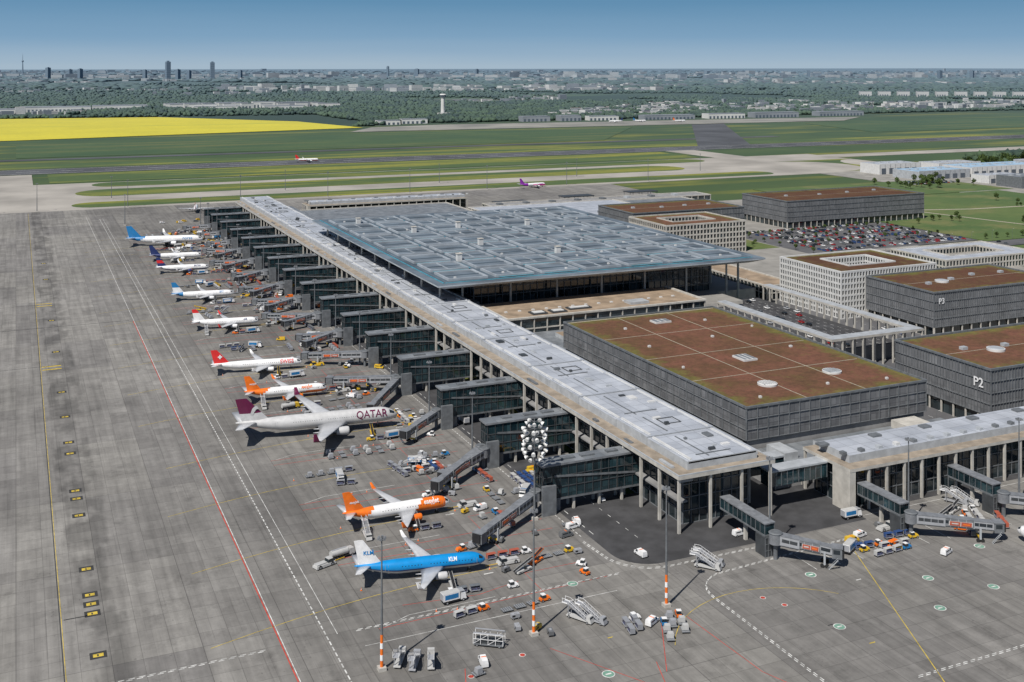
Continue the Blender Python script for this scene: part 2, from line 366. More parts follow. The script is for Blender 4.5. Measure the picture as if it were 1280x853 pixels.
# ------------------------------------------------------------------ facades
def gridf(mb,axis,c,a0,a1,z0,z1,bay,fh,fw,dep,m,sg,hw=None):
    n=max(1,round((a1-a0)/bay)); hw=hw or fw
    for i in range(n+1):
        t=a0+(a1-a0)*i/n
        if axis=='x': mb.box(min(c,c+sg*dep),t-fw/2,z0,max(c,c+sg*dep),t+fw/2,z1,m)
        else: mb.box(t-fw/2,min(c,c+sg*dep),z0,t+fw/2,max(c,c+sg*dep),z1,m)
    if fh:
        k=max(1,round((z1-z0)/fh)); d2=dep-.03
        for j in range(k+1):
            z=z0+(z1-z0)*j/k
            if axis=='x': mb.box(min(c,c+sg*d2),a0,z-hw/2,max(c,c+sg*d2),a1,z+hw/2,m)
            else: mb.box(a0,min(c,c+sg*d2),z-hw/2,a1,max(c,c+sg*d2),z+hw/2,m)
def framed(name,x0,y0,x1,y1,h,bay,fh,frame,glass,roof,court=None,fw=.5,dep=.5,parapet=.8,base_h=0,hw=None):
    b=MB()
    if court:
        cx0,cy0,cx1,cy1=court
        parts=[(x0,y0,x1,cy0),(x0,cy1,x1,y1),(x0,cy0,cx0,cy1),(cx1,cy0,x1,cy1)]
        for p in parts: b.box(p[0],p[1],0,p[2],p[3],h,glass,top=roof)
        b.box(cx0,cy0,0,cx1,cy1,.5,'paving')
        gridf(b,'y',cy1,cx0,cx1,0,h,bay,fh,fw,.3,frame,-1,hw); gridf(b,'x',cx1,cy0,cy1,0,h,bay,fh,fw,.3,frame,-1,hw)
        gridf(b,'y',cy0,cx0,cx1,0,h,bay,fh,fw,.3,frame,1,hw); gridf(b,'x',cx0,cy0,cy1,0,h,bay,fh,fw,.3,frame,1,hw)
        for q in ((cx0-.8,cy0-.8,cx1+.8,cy0),(cx0-.8,cy1,cx1+.8,cy1+.8),(cx0-.8,cy0,cx0,cy1),(cx1,cy0,cx1+.8,cy1)): b.box(q[0],q[1],h,q[2],q[3],h+parapet,frame)
    else: b.box(x0,y0,0,x1,y1,h,glass,top=roof)
    for ax,c,a0,a1,sg in (('y',y0,x0,x1,-1),('y',y1,x0,x1,1),('x',x0,y0,y1,-1),('x',x1,y0,y1,1)):
        gridf(b,ax,c,a0,a1,base_h,h+.1,bay,fh,fw,dep,frame,sg,hw)
    w=.6
    e=dep+.02
    for q in ((x0-e,y0-e,x1+e,y0+w),(x0-e,y1-w,x1+e,y1+e),(x0-e,y0+w,x0+w,y1-w),(x1-w,y0+w,x1+e,y1-w)): b.box(q[0],q[1],h+.01,q[2],q[3],h+parapet,frame)
    return b

# ------------------------------------------------------------------ main pier
p=MB()
Y0,Y1=308,1108
p.box(203,315,0,229,Y1-4,17.6,'glass_dark')
p.box(197,Y0,17.8,235.5,Y1,19,'concrete_light',top='ledge_roof')
p.box(197,Y0,19,197.4,Y1,19.35,'light_metal'); p.box(235.1,Y0,19,235.5,Y1,19.35,'light_metal'); p.box(197.4,Y0,19,235.1,Y0+.4,19.35,'light_metal')
n=66
for i in range(n+1):
    y=Y0+1+(Y1-Y0-2)*i/n
    for x in (197.8,234.2): p.box(x-.45,y-.4,0,x+.45,y+.4,17.8,'concrete_light')
    p.box(198.3,y-.25,16.6,203,y+.25,17.8,'concrete_grey')
for x in (210,222.5): p.box(x-.4,Y0+.6,0,x+.4,Y0+1.4,17.8,'concrete_light')
gridf(p,'x',203,315,Y1-4,0,17.6,4.1,4.4,.18,.35,'mid_metal',-1,.3)
gridf(p,'y',315,203,229,0,17.6,3.2,4.4,.18,.35,'mid_metal',-1,.3)
gridf(p,'x',229,315,Y1-4,0,17.6,4.1,4.4,.18,.35,'mid_metal',1,.3)
p.box(200,312,8.4,203,Y1-10,9.0,'concrete_grey')
y=312; k=0
while y<Y1-12:
    L=random.choice((18,22,26,30))
    hh=21.8+(.35 if k%2 else 0)
    p.box(203,y,19,231,y+L-.35,hh,'light_metal',top='metal_roof')
    p.box(204.5,y+.8,hh,205.2,y+L-1.2,hh+.5,'white_metal'); p.box(228.9,y+.8,hh,229.4,y+L-1.2,hh+.4,'white_metal')
    for q in range(random.randint(2,5)):
        sx=random.uniform(207,225); sy=random.uniform(y+2,y+L-5); w=random.choice((1.,1.6,2.4,3.)); d=random.choice((1.,1.6,4.))
        p.box(sx,sy,hh,sx+w,sy+d,hh+random.uniform(.3,1.1),random.choice(('white_metal','light_metal','mid_metal','dark_metal')))
    if k%2==0: p.box(209,y+4,hh,223,y+4.35,hh+.3,'mid_metal'); 
    p.box(212.5,y+2,hh,213.,y+L-3,hh+.18,'mid_metal')
    if k%3==1:
        x_=216; p.box(x_,y+L*.4,hh,x_+7,y+L*.4+.25,hh+.25,'dark_metal'); p.box(x_,y+L*.4+6,hh,x_+7,y+L*.4+6.25,hh+.25,'dark_metal'); p.box(x_,y+L*.4+.25,hh,x_+.25,y+L*.4+6,hh+.25,'dark_metal'); p.box(x_+6.75,y+L*.4+.25,hh,x_+7,y+L*.4+6,hh+.25,'dark_metal')
    for sx in (199.5,233): 
        if random.random()<.6: p.box(sx-.6,y+U(2,8),19,sx+.6,y+U(9,14),19+U(.3,.9),random.choice(('mid_metal','light_metal')))
    y+=L;k+=1
p.box(203.5,312,21,230.5,Y1-14,21.5,'mid_metal')
p.obj('terminal_pier')

def gate(y):
    b=MB()
    b.box(164,y-3,4.8,202,y+3,16.0,'glass_teal'); b.box(163.2,y-3.5,16.0,203,y+3.5,16.7,'bridge_grey',top='metal_roof_dark')
    b.box(163.6,y-3.3,4.2,202,y+3.3,4.8,'mid_metal')
    for sg,c in ((-1,y-3),(1,y+3)): gridf(b,'y',c,164,202,4.8,16.0,3.2,3.8,.14,.25,'dark_metal',sg,.2)
    gridf(b,'x',164,y-3,y+3,4.8,16.,2,3.8,.16,.25,'dark_metal',-1,.22)
    b.box(163,y-5,0,168,y-3.6,10,'mid_metal'); b.box(166,y-2,0,171,y+2,4.2,'concrete_grey')
    for x in (176,186,195): b.box(x-.4,y-2.6,0,x+.4,y-1.8,4.2,'concrete_light'); b.box(x-.4,y+1.8,0,x+.4,y+2.6,4.2,'concrete_light')
    b.beam((168,y-3.3,12.5),(200,y-3.3,9.4),.12,.7,'mid_metal')
    for i in range(3): b.box(170+i*9+U(0,3),y-1,16.7,175+i*9+U(0,3),y+1,17.3,'mid_metal')
    b.obj('gate_building')
GATES=[344,393,442,495,547,594,641,690,740,790,840,890,940,990,1040,1085]
for y in GATES: gate(y)

def jetbridge(x0,y0,x1,y1,h0=6.2,h1=4.6,ad=True,name='passenger_boarding_bridge'):
    d=math.hypot(x1-x0,y1-y0); ang=math.atan2(y1-y0,x1-x0); b=MB()
    b.cyl((0,0,0),(0,0,h0-1.6),.7,.7,'mid_metal'); b.cyl((0,0,h0-1.6),(0,0,h0+1.7),2.0,2.0,'bridge_grey',16); b.cyl((0,0,h0+1.7),(0,0,h0+2.),2.2,1.8,'mid_metal',16)
    n=3; cuts=[1.5,d*.36,d*.68,d-3]
    for i in range(n):
        a,c=cuts[i]-(.8 if i else 0),cuts[i+1]; za=h0+(h1-h0)*a/d; zc=h0+(h1-h0)*c/d; w=2.9-.3*i; hh=2.8-.25*i
        b.beam((a,0,za),(c,0,zc),w,hh,'bridge_grey' if i%2 else 'silver')
        b.beam((a,0,za+hh/2+.1),(c,0,zc+hh/2+.1),w+.15,.18,'bridge_grey')
        b.beam((a,0,za-hh/2-.1),(c,0,zc-hh/2-.1),w+.1,.3,'dark_metal')
        for sg in (-1,1): b.beam((a+.5,sg*(w/2+.03),za+.15),(c-.5,sg*(w/2+.03),zc+.15),.04,1.0,'window' if i else 'dark_metal')
        m=int((c-a)/2.2)
        for j in range(m+1):
            x=a+(c-a)*j/max(1,m); zz=h0+(h1-h0)*x/d
            for sg in (-1,1): b.box(x-.07,sg*(w/2+.06)-.05,zz-hh/2,x+.07,sg*(w/2+.06)+.05,zz+hh/2,'light_metal')
    if ad:
        a,c=d*.40,d*.66; za=h0+(h1-h0)*a/d; zc=h0+(h1-h0)*c/d
        for sg in (-1,1):
            b.beam((a,sg*1.5,za-.1),(c,sg*1.5,zc-.1),.06,1.5,'dirty_white'); b.beam((a+(c-a)*.04,sg*1.55,za-.1),(a+(c-a)*.48,sg*1.55,(za+zc)/2-.1),.05,1.3,'brick_red')
            b.beam((a+(c-a)*.52,sg*1.55,(za+zc)/2-.1),(a+(c-a)*.96,sg*1.55,zc-.1),.05,1.3,'brick_red')
            b.beam((a+(c-a)*.12,sg*1.60,za-.15),(a+(c-a)*.40,sg*1.60,(za*.7+zc*.3)-.1),.04,.35,'dirty_white')
            b.beam((a+(c-a)*.60,sg*1.60,(za+zc)/2-.15),(a+(c-a)*.88,sg*1.60,zc-.1),.04,.35,'orange')
    b.box(d-3,-1.8,h1-1.6,d,1.8,h1+1.5,'mid_metal'); b.box(d-.1,-1.4,h1-1.3,d+.6,1.4,h1+1.4,'black'); b.box(d-3.2,-1.95,h1+1.5,d+.2,1.95,h1+1.7,'bridge_grey')
    b.box(d-2.6,-1.85,h1-.2,d-.6,-1.8,h1+1.1,'window')
    x=d*.74
    for sg in (-1,1):
        b.box(x-.3,sg*1.9-.2,.9,x+.3,sg*1.9+.2,h1+.2,'light_metal'); b.cyl((x-.7,sg*1.9-.25,.6),(x-.7,sg*1.9+.25,.6),.6,.6,'rubber'); b.cyl((x+.7,sg*1.9-.25,.6),(x+.7,sg*1.9+.25,.6),.6,.6,'rubber')
    b.box(x-.25,-1.9,1,x+.25,1.9,1.5,'yellow')
    for j in range(8): b.box(d-1.5-.35*j,-2.9,h1-1.8-.4*j,d-1.15-.35*j,-1.9,h1-1.7-.4*j,'light_metal')
    b.beam((d-1.2,-2.9,h1-.7),(d-4.2,-2.9,.6),.06,.08,'light_metal')
    b.obj(name,(x0,y0,0),ang)
jb=[(162,343,132,322.5),(162,392,135,369),(162,389,140,376),(162,441,142,425),(162,494,140,464),(162,497,134,514),(162,546,134,563),
    (162,593,140,602),(162,597,140,585),(162,640,134,662),(162,644,140,636),(162,689,136,704),(162,693,140,682),(162,738,135,745),(162,742,140,728),(162,789,140,800),(162,793,140,782),(162,839,134,856),(162,843,140,832),(162,889,138,914),(162,893,142,882),(162,939,146,948),(162,992,146,1003),(162,1040,140,1050)]
for q in jb: jetbridge(*q)
def fixed_bridge(x,ya,yb,h=8.5):
    b=MB(); b.box(x-1.7,yb,h-2,x+1.7,ya,h+1.3,'glass_teal'); b.box(x-2.,yb-.3,h+1.3,x+2.,ya,h+1.7,'bridge_grey'); b.box(x-1.9,yb-.2,h-2.5,x+1.9,ya,h-2,'mid_metal')
    for sg in (-1,1): gridf(b,'x',x+sg*1.7,yb,ya,h-2,h+1.3,2.4,0,.12,.18,'mid_metal',sg)
    b.box(x-2.4,yb-1,0,x+2.4,yb+4,h-2.5,'dark_metal'); gridf(b,'y',yb-1,x-2.4,x+2.4,0,h-2.5,1.2,2,.12,.15,'mid_metal',-1)
    b.box(x-.5,(ya+yb)/2,0,x+.5,(ya+yb)/2+1,h-2.5,'concrete_light')
    b.obj('fixed_link_bridge')
for x,ya,yb,ex,ey in ((215,308,284,230,268),(265,299,279,290,262),(306,299,279,330,262),(350,299,279,370,262),(395,299,279,415,262)):
    fixed_bridge(x,ya,yb); jetbridge(x,yb-3,ex,ey,h0=6.5)

def sidepier(x0,x1,ya,yb,name):
    p=MB(); h=15
    p.box(x0+3,ya+4,0,x1,yb-3,h-1.2,'glass_dark'); p.box(x0,ya,h-1.1,x1,yb,h,'concrete_light',top='ledge_roof')
    p.box(x0+4,ya+5,h,x1,yb-4,h+2.6,'light_metal',top='metal_roof')
    n=int((x1-x0)/8)
    for i in range(n+1):
        x=x0+.6+i*8
        for y in (ya+.6,yb-.6): p.box(x-.4,y-.4,0,x+.4,y+.4,h-1.1,'concrete_light')
        p.box(x+1.5,ya+6,h+2.6,x+3.2,ya+8,h+3.6,random.choice(('white_metal','mid_metal','light_metal')))
        if i%3==0: p.box(x,yb-9,h+2.6,x+4,yb-6,h+3.3,'mid_metal')
    gridf(p,'y',ya+4,x0+3,x1,0,h-1.2,3.5,4.6,.16,.3,'mid_metal',-1,.28); gridf(p,'x',x0+3,ya+4,yb-3,0,h-1.2,3.5,4.6,.16,.3,'mid_metal',-1,.28)
    gridf(p,'y',yb-3,x0+3,x1,0,h-1.2,3.5,4.6,.16,.3,'mid_metal',1,.28)
    p.box(x0+.01,ya+.1,0,x0+2.5,ya+9,h-1.15,'concrete_light')
    p.obj(name)
sidepier(260,560,299,324,'terminal_pier')
sidepier(262,430,1078,1103,'terminal_pier')
c=MB()
c.box(235.5,311,8.5,260,316,13.5,'glass_teal',top='metal_roof_dark'); c.box(235.5,310.6,13.5,260,316.4,14.1,'light_metal'); gridf(c,'y',311,235.5,260,8.5,13.5,2.4,0,.15,.2,'mid_metal',-1)
c.box(235.5,322,8.5,250,327,13.5,'glass_teal'); c.box(235.5,321.6,13.5,250,327.4,14.1,'light_metal')
c.obj('connecting_bridge')

# ------------------------------------------------------------------ green roof hall
sedum('sedum_roof',250,337,344,494); sedum('sedum_p2',373,470,343,398); sedum('sedum_p3',470,570,472,526,.6); sedum('sedum_h',454,529,530,588,.45)
sedum('sedum_a',485,600,830,892,.7); sedum('sedum_b',660,828,845,915,.5); sedum('sedum_o',472,548,756,814,1.1)
b=MB()
b.box(250,344,0,337,494,12.6,'concrete_grey'); b.box(249.4,343.4,12.6,337.6,494.6,24.6,'louvre',top='sedum_roof')
gridf(b,'x',249.4,343.4,494.6,12.6,24.6,5,4,.22,.35,'mid_metal',-1,.18); gridf(b,'y',343.4,249.4,337.6,12.6,24.6,5,4,.22,.35,'mid_metal',-1,.18)
gridf(b,'x',337.6,343.4,494.6,12.6,24.6,5,4,.22,.35,'mid_metal',1,.18)
for q in ((249,343,338,343.6),(249,494.4,338,495),(249,343.6,249.6,494.4),(337.4,343.6,338,494.4)): b.box(q[0],q[1],24.61,q[2],q[3],25.4,'mid_metal')
for x in (279,308): b.box(x,345,24.6,x+.4,493,24.66,'gravel')
for yy in (382,418,456): b.box(251,yy,24.6,336,yy+.4,24.67,'gravel')
for q in ((250.2,344.2,336.8,345.2),(250.2,492.8,336.8,493.8)): b.box(q[0],q[1],24.6,q[2],q[3],24.65,'gravel')
for x,yy,mt in ((276,366,'white_metal'),(312,370,'light_metal')):
    b.cyl((x,yy,24.6),(x,yy,25.3),4.0,4.0,'white_metal',24); b.cyl((x,yy,25.3),(x,yy,25.5),3.6,3.0,mt,24)
    for k in range(6): b.beam((x-2.8+k*1.1,yy-2.4,25.52),(x-2.8+k*1.1,yy+2.4,25.52),.18,.12,'mid_metal')
for x,yy,w,d in ((288,398,7,9),(290,474,9,6),(263,436,1.2,1.2),(300,440,1.2,1.2),(322,410,1.2,1.2),(270,470,1.2,1.2),(316,470,1.2,1.2),(258,400,.9,.9),(330,450,.9,.9),(262,352,1,1),(325,352,1,1),(298,356,1,1)):
    b.box(x,yy,24.6,x+w,yy+d,25.4,'white_metal')
    if w>3:
        for k in range(3): b.box(x+.5+k*w/3,yy+.5,25.4,x+k*w/3+w/3-.3,yy+d-.5,25.5,'metal_roof_dark')
b.box(250,327,0,345,343.2,9,'concrete_grey',top='metal_roof_dark'); b.box(256,329,9,262,340,11.5,'light_metal'); b.box(276,328,9,300,338,11,'light_metal',top='metal_roof_dark'); b.box(318,330,9,330,342,12,'concrete_light')
gridf(b,'y',327,250,345,0,9,6,0,.3,.2,'concrete_light',-1)
b.obj('baggage_hall')
b=MB(); b.box(235.5,345,0,249,560,12,'concrete_grey',top='metal_roof_dark')
for i in range(16): b.box(240,350+i*13,12,245,356+i*13,13.2,'light_metal')
b.obj('service_building')

b=MB(); b.box(240,543,0,365,586,16.5,'glass_dark',top='beige_roof')
gridf(b,'y',543,240,365,0,16.5,8,5.5,.6,.5,'concrete_light',-1); gridf(b,'x',240,543,586,0,16.5,8,5.5,.6,.5,'concrete_light',-1); gridf(b,'x',365,543,586,0,16.5,8,5.5,.6,.5,'concrete_light',1)
for q in ((239,542,366,543.5),(239,543.5,240.5,586),(364.5,543.5,366,586)): b.box(q[0],q[1],16.51,q[2],q[3],17.4,'concrete_light')
for i in range(14): b.box(246+i*8.3,560,16.5,247.5+i*8.3,561.5,17.1,'white_metal')
for x0,y0,w,d in ((258,549,9,7),(270,549,9,7),(282,552,14,6)):
    b.box(x0,y0,16.5,x0+w,y0+d,17.2,'dark_metal'); b.box(x0+1.4,y0+1.4,17.2,x0+w-1.4,y0+d-1.4,17.5,'white_metal')
b.box(320,550,16.5,332,558,17.9,'light_metal')
b.obj('office_wing')
b=MB(); b.box(252,495.5,0,345,542,9,'concrete_grey',top='metal_roof_dark'); b.box(262,500,9,300,530,11,'light_metal',top='beige_roof'); b.obj('service_building')

# ------------------------------------------------------------------ terminal hall
h=MB(); hx0,hx1,hy0,hy1=211,430,572,856
h.taper(hx0+7,hy0+7,28.6,hx1-7,hy1-7,28.9,0,0,0,0,'wood_soffit')
def inv(z0,z1,i): 
    vs=[(hx0+i,hy0+i,z0),(hx1-i,hy0+i,z0),(hx1-i,hy1-i,z0),(hx0+i,hy1-i,z0),(hx0,hy0,z1),(hx1,hy0,z1),(hx1,hy1,z1),(hx0,hy1,z1)]
    h.add(vs,[(0,3,2,1),(0,1,5,4),(1,2,6,5),(2,3,7,6),(3,0,4,7)],'light_metal')
inv(28.9,31.2,6)
h.box(hx0,hy0,31.2,hx1,hy1,32,'hall_frame',top='hall_roof')
for q in ((hx0,hy0,hx1,hy0+5),(hx0,hy0+5,hx0+5,hy1),(hx1-5,hy0+5,hx1,hy1)): h.box(q[0]+.1,q[1]+.1,32,q[2]-.1,q[3],32.12,'hall_inner')
nx,ny=7,9; mx,my=8,8; cw=(hx1-hx0-2*mx)/nx; ch=(hy1-hy0-2*my)/ny
for i in range(nx):
    for j in range(ny):
        x0=hx0+mx+i*cw+2.4;x1=x0+cw-4.8;y0=hy0+my+j*ch+3.0;y1=y0+ch-6.0
        h.box(x0+1.2,y0+1.2,32,x1-1.2,y1-1.2,32.5,'hall_inner')
        for q in ((x0,y0,x1,y0+1.1),(x0,y1-1.1,x1,y1),(x0,y0+1.1,x0+1.1,y1-1.1),(x1-1.1,y0+1.1,x1,y1-1.1)): h.box(q[0],q[1],32,q[2],q[3],33.2,'hall_frame')
        if (i*3+j)%2: h.box((x0+x1)/2-.3,y0+1.2,32.5,(x0+x1)/2+.3,y1-1.2,32.9,'hall_frame')
        h.box(x0+1.2,(y0+y1)/2-.4,32.5,x1-1.2,(y0+y1)/2+.4,32.87,'hall_roof')
        if (i+2*j)%3!=0: h.box(x0+1.3,y0-2.0,32.3,x1-1.3,y0-.8,32.45,'hall_glass_strip')
        if (2*i+j)%3==1: h.box(x1+.7,y0+1,32.3,x1+1.7,y1-1,32.46,'hall_glass_strip')
        if random.random()<.5: xx=U(x0+3,x1-4); yy=U(y0+3,y1-4); h.box(xx,yy,32.5,xx+1.2,yy+1.2,33.3,'white_metal')
for i in range(nx+1):
    x=hx0+mx+i*cw; h.box(x-.2,hy0+5,32,x+.2,hy1-3,32.25,'hall_inner')
for j in range(ny+1):
    y=hy0+my+j*ch; h.box(hx0+5,y-.2,32,hx1-5,y+.2,32.20,'hall_inner')
h.box(hx0+5.2,hy0+6,32,hx0+6.0,hy1-4,32.3,'hall_glass_strip'); h.box(hx0+6.5,hy0+5.4,32,hx1-6,hy0+6.2,32.3,'hall_glass_strip')
for x,y in ((238,820),(262,760),(300,770),(285,690),(318,640),(352,760),(250,640)): 
    h.box(x-1.5,y-1.5,32,x+1.5,y+1.5,36.5,'white_metal'); h.box(x-1.8,y-1.8,36.5,x+1.8,y+1.8,36.9,'concrete_light')
h.box(242,596,0,404,838,28.6,'glass_dark')
gridf(h,'y',596,242,404,0,28.6,4.5,4.8,.25,.5,'mid_metal',-1,.3); gridf(h,'x',404,596,838,0,28.6,4.5,4.8,.25,.5,'mid_metal',1,.3); gridf(h,'x',242,596,838,0,28.6,4.5,4.8,.25,.5,'mid_metal',-1,.3)
for i in range(7): h.cyl((232+i*30,588.5,0),(232+i*30,588.5,28.6),.8,.6,'concrete_light',14)
for i in range(9): h.cyl((422,590+i*31,0),(422,590+i*31,28.6),.9,.7,'concrete_light',14); h.cyl((219,590+i*31,0),(219,590+i*31,28.6),.9,.7,'concrete_light',14)
h.box(404.5,596,0,440,850,8,'concrete_light',top='paving')
h.box(235.5,586.5,0,241.5,1060,18,'mid_metal',top='metal_roof_dark'); h.box(366.5,560,0,404,595,10,'concrete_light',top='paving')
h.obj('terminal_hall')
for n,(x0,y0,x1,y1,hh,rf) in enumerate(((242,900,400,1060,13,'metal_roof_dark'),(400.6,900,560,1000,15,'metal_roof'),(562,930,650,1010,12,'metal_roof_dark'),(440,1030,700,1060,10,'concrete_grey'))):
    b=framed('x',x0,y0,x1,y1,hh,8,6,'concrete_light','glass_dark',rf,fw=.6)
    for i in range(8): b.box(x0+10+i*(x1-x0-20)/8,y0+10,hh,x0+15+i*(x1-x0-20)/8,y0+18,hh+2,random.choice(('light_metal','white_metal','mid_metal')))
    b.obj('airport_building')
for x,y in ((470,1090),(560,1110),(650,1120)):
    b=MB(); b.box(x,y,5,x+38,y+16,6,'dark_metal'); 
    for i in range(4):
        for j in (1,15): b.box(x+1+i*12-.2,y+j-.2,0,x+1+i*12+.2,y+j+.2,5,'mid_metal')
    b.obj('shelter')

# ------------------------------------------------------------------ forecourt
b=MB(); 
b.box(345,326,-.4,446,560,.02,'asphalt_old'); b.box(446,400,-.4,470,900,.02,'asphalt_old'); b.box(380,450,0,424,572,7.5,'concrete_grey',top='asphalt')
b.box(470,326,-.4,1050,470,.01,'paving'); b.box(470,470,-.4,700,900,.01,'paving'); b.box(440,900,-.4,900,1050,.01,'paving')
b.box(600,690,-.4,960,712,.03,'asphalt_old'); b.box(588,560,-.4,604,900,.03,'asphalt_old'); b.box(604,722,-.4,770,842,.02,'asphalt_old'); b.box(566,326,-.4,588,700,.03,'asphalt_old')
b.box(470,398.8,-.3,1050,420,.04,'asphalt_old')
b.obj('forecourt_road')
b=MB(); 
for x0,y0,x1,y1 in ((550,760,586,826),(772,714,1100,1000),(700,480,1100,612),(730,614,1100,686),(606,600,622,686),(830,1004,1130,1130)): b.box(x0,y0,-.3,x1,y1,.12,'lawn')
b.obj('lawn')
b=MB(); ribbon(b,[(775,960),(860,900),(930,880),(1090,870)],5,.14,'gravel'); ribbon(b,[(860,900),(880,800),(900,716)],4,.145,'gravel'); b.obj('footpath')
c=MB()
def canopy(x0,y0,x1,y1,hh=16):
    c.box(x0,y0,hh-1.2,x1,y1,hh,'concrete_light',top='light_metal')
    along=x1-x0>y1-y0; L=max(x1-x0,y1-y0); n=round(L/6.5)
    for i in range(n+1):
        for e in (0,1):
            if along: x=x0+.5+(L-1)*i/n; y=(y0+.5,y1-.5)[e]
            else: y=y0+.5+(L-1)*i/n; x=(x0+.5,x1-.5)[e]
            c.box(x-.35,y-.35,0,x+.35,y+.35,hh-1.2,'concrete_light')
canopy(372,448,378,541); canopy(372,441,432,447.9); canopy(426,448,432,570)
c.obj('colonnade')
l=MB()
for x in (386,391,397,403,408,413,418): dashed(l,[(x,452),(x,570)],.2,7.51,'line_white',3,3)
for x in (356,364,438,458): dashed(l,[(x,345),(x,556 if x<400 else 800)],.2,.03,'line_white',3,4)
l.obj('road_marking')

def parking(name,x0,y0,x1,y1,hh,roof,sign=None,side=0):
    b=MB(); b.box(x0+1,y0+1,0,x1-1,y1-1,6,'glass_dark'); b.box(x0,y0,6,x1,y1,hh,'louvre2',top=roof)
    for ax,cc,a0,a1,sg in (('y',y0,x0,x1,-1),('x',x0,y0,y1,-1),('x',x1,y0,y1,1),('y',y1,x0,x1,1)):
        gridf(b,ax,cc,a0,a1,6,hh,1.7,4.7,.14,.4,'mid_metal',sg,.3)
        gridf(b,ax,cc+(-sg)*.5,a0,a1,0,6,7,0,.7,.5,'concrete_light',sg)
    for q in ((x0-.5,y0-.5,x1+.5,y0+.4),(x0-.5,y1-.4,x1+.5,y1+.5),(x0-.5,y0+.4,x0+.4,y1-.4),(x1-.4,y0+.4,x1+.5,y1-.4)): b.box(q[0],q[1],hh+.01,q[2],q[3],hh+.9,'mid_metal')
    for i in range(4): 
        xx=x0+(x1-x0)*(i+.7)/4.4; yy=(y0+y1)/2+random.uniform(-8,8); b.box(xx,yy,hh,xx+3,yy+2.4,hh+1.3,'light_metal')
    b.box(x0+1,(y0+y1)/2-.2,hh,x1-1,(y0+y1)/2+.2,hh+.06,'gravel')
    if x1-x0<110: xx=x0+(x1-x0)*.3; b.cyl((xx,y0+24,hh),(xx,y0+24,hh+1),4,4,'white_metal',24); b.cyl((xx,y0+24,hh+1),(xx,y0+24,hh+1.3),3.6,3,'light_metal',24)
    if sign:
        vs,fs,w=text_verts(sign,5.5 if side else 4.5,.1)
        if side: b.add([(x0-.5,y0+9-v[0],hh-8+v[1]) for v in vs],fs,'white')
        else: b.add([(x0+3+v[0],y0-.5,hh-6+v[1]) for v in vs],fs,'white')
    b.obj(name)
parking('parking_garage',373,343,470,398,25,'sedum_p2','P2',1)
parking('parking_garage',470,472,570,526,25,'sedum_p3','P3')
parking('parking_garage',485,830,600,892,25,'sedum_a'); parking('parking_garage',660,845,828,915,25,'sedum_b')
framed('h',454,530,529,588,28,2.3,3.4,'white_metal','glass_dark','sedum_h',court=(474,546,510,572),fw=.9,dep=.5,hw=1.1).obj('hotel_building')
framed('o',472,756,548,814,25,3.2,4.0,'concrete_light','glass_dark','sedum_o',court=(490,774,530,798),fw=.9,dep=.5,hw=1.2).obj('office_building')
framed('o',625,616,720,672,9,3.2,4.0,'concrete_light','glass_dark','metal_roof',court=(645,632,700,658),fw=.9,dep=.5,hw=1.0).obj('office_building')
framed('o',446,592,470,690,9,4,4.5,'concrete_light','glass_dark','beige_roof',fw=.6).obj('bus_station')

def shed(x0,y0,x1,y1,hh,wall,roof,name='hangar'):
    b=MB(); b.box(x0,y0,0,x1,y1,hh,wall,top=roof); gridf(b,'y',y0,x0,x1,0,hh,9,0,.3,.25,'mid_metal',-1)
    n=int((x1-x0)/14)
    for i in range(n): b.box(x0+3+i*14,y0-.1,.0,x0+11+i*14,y0,hh*.6,'town_window'); b.box(x0+5+i*14,(y0+y1)/2,hh,x0+9+i*14,(y0+y1)/2+6,hh+1.2,'light_metal')
    b.box(x0,y0,hh,x1,y0+1,hh+1,wall); b.obj(name)
M('blue_roof',(.30,.43,.56),.6,var=.15,scale=.05)
b=MB(); b.box(1040,960,-.4,1700,1262,.03,'paving'); b.obj('industrial_yard')
for q in ((1105,1210,1180,1250,14,'white_metal','metal_roof'),(1100,1130,1190,1180,11,'light_metal','blue_roof'),(1195,1130,1330,1185,13,'white_metal','blue_roof'),(1210,1205,1290,1245,12,'white_metal','metal_roof'),(1140,1000,1230,1040,14,'mid_metal','metal_roof_dark'),(1240,1030,1330,1080,16,'mid_metal','metal_roof_dark'),(1350,1120,1480,1200,14,'light_metal','metal_roof'),
    (1150,1060,1210,1090,10,'white_metal','metal_roof'),(1350,1040,1450,1090,12,'white_metal','metal_roof_dark'),(1500,1180,1620,1240,14,'white_metal','metal_roof'),(1180,940,1260,975,9,'light_metal','metal_roof')): shed(*q)

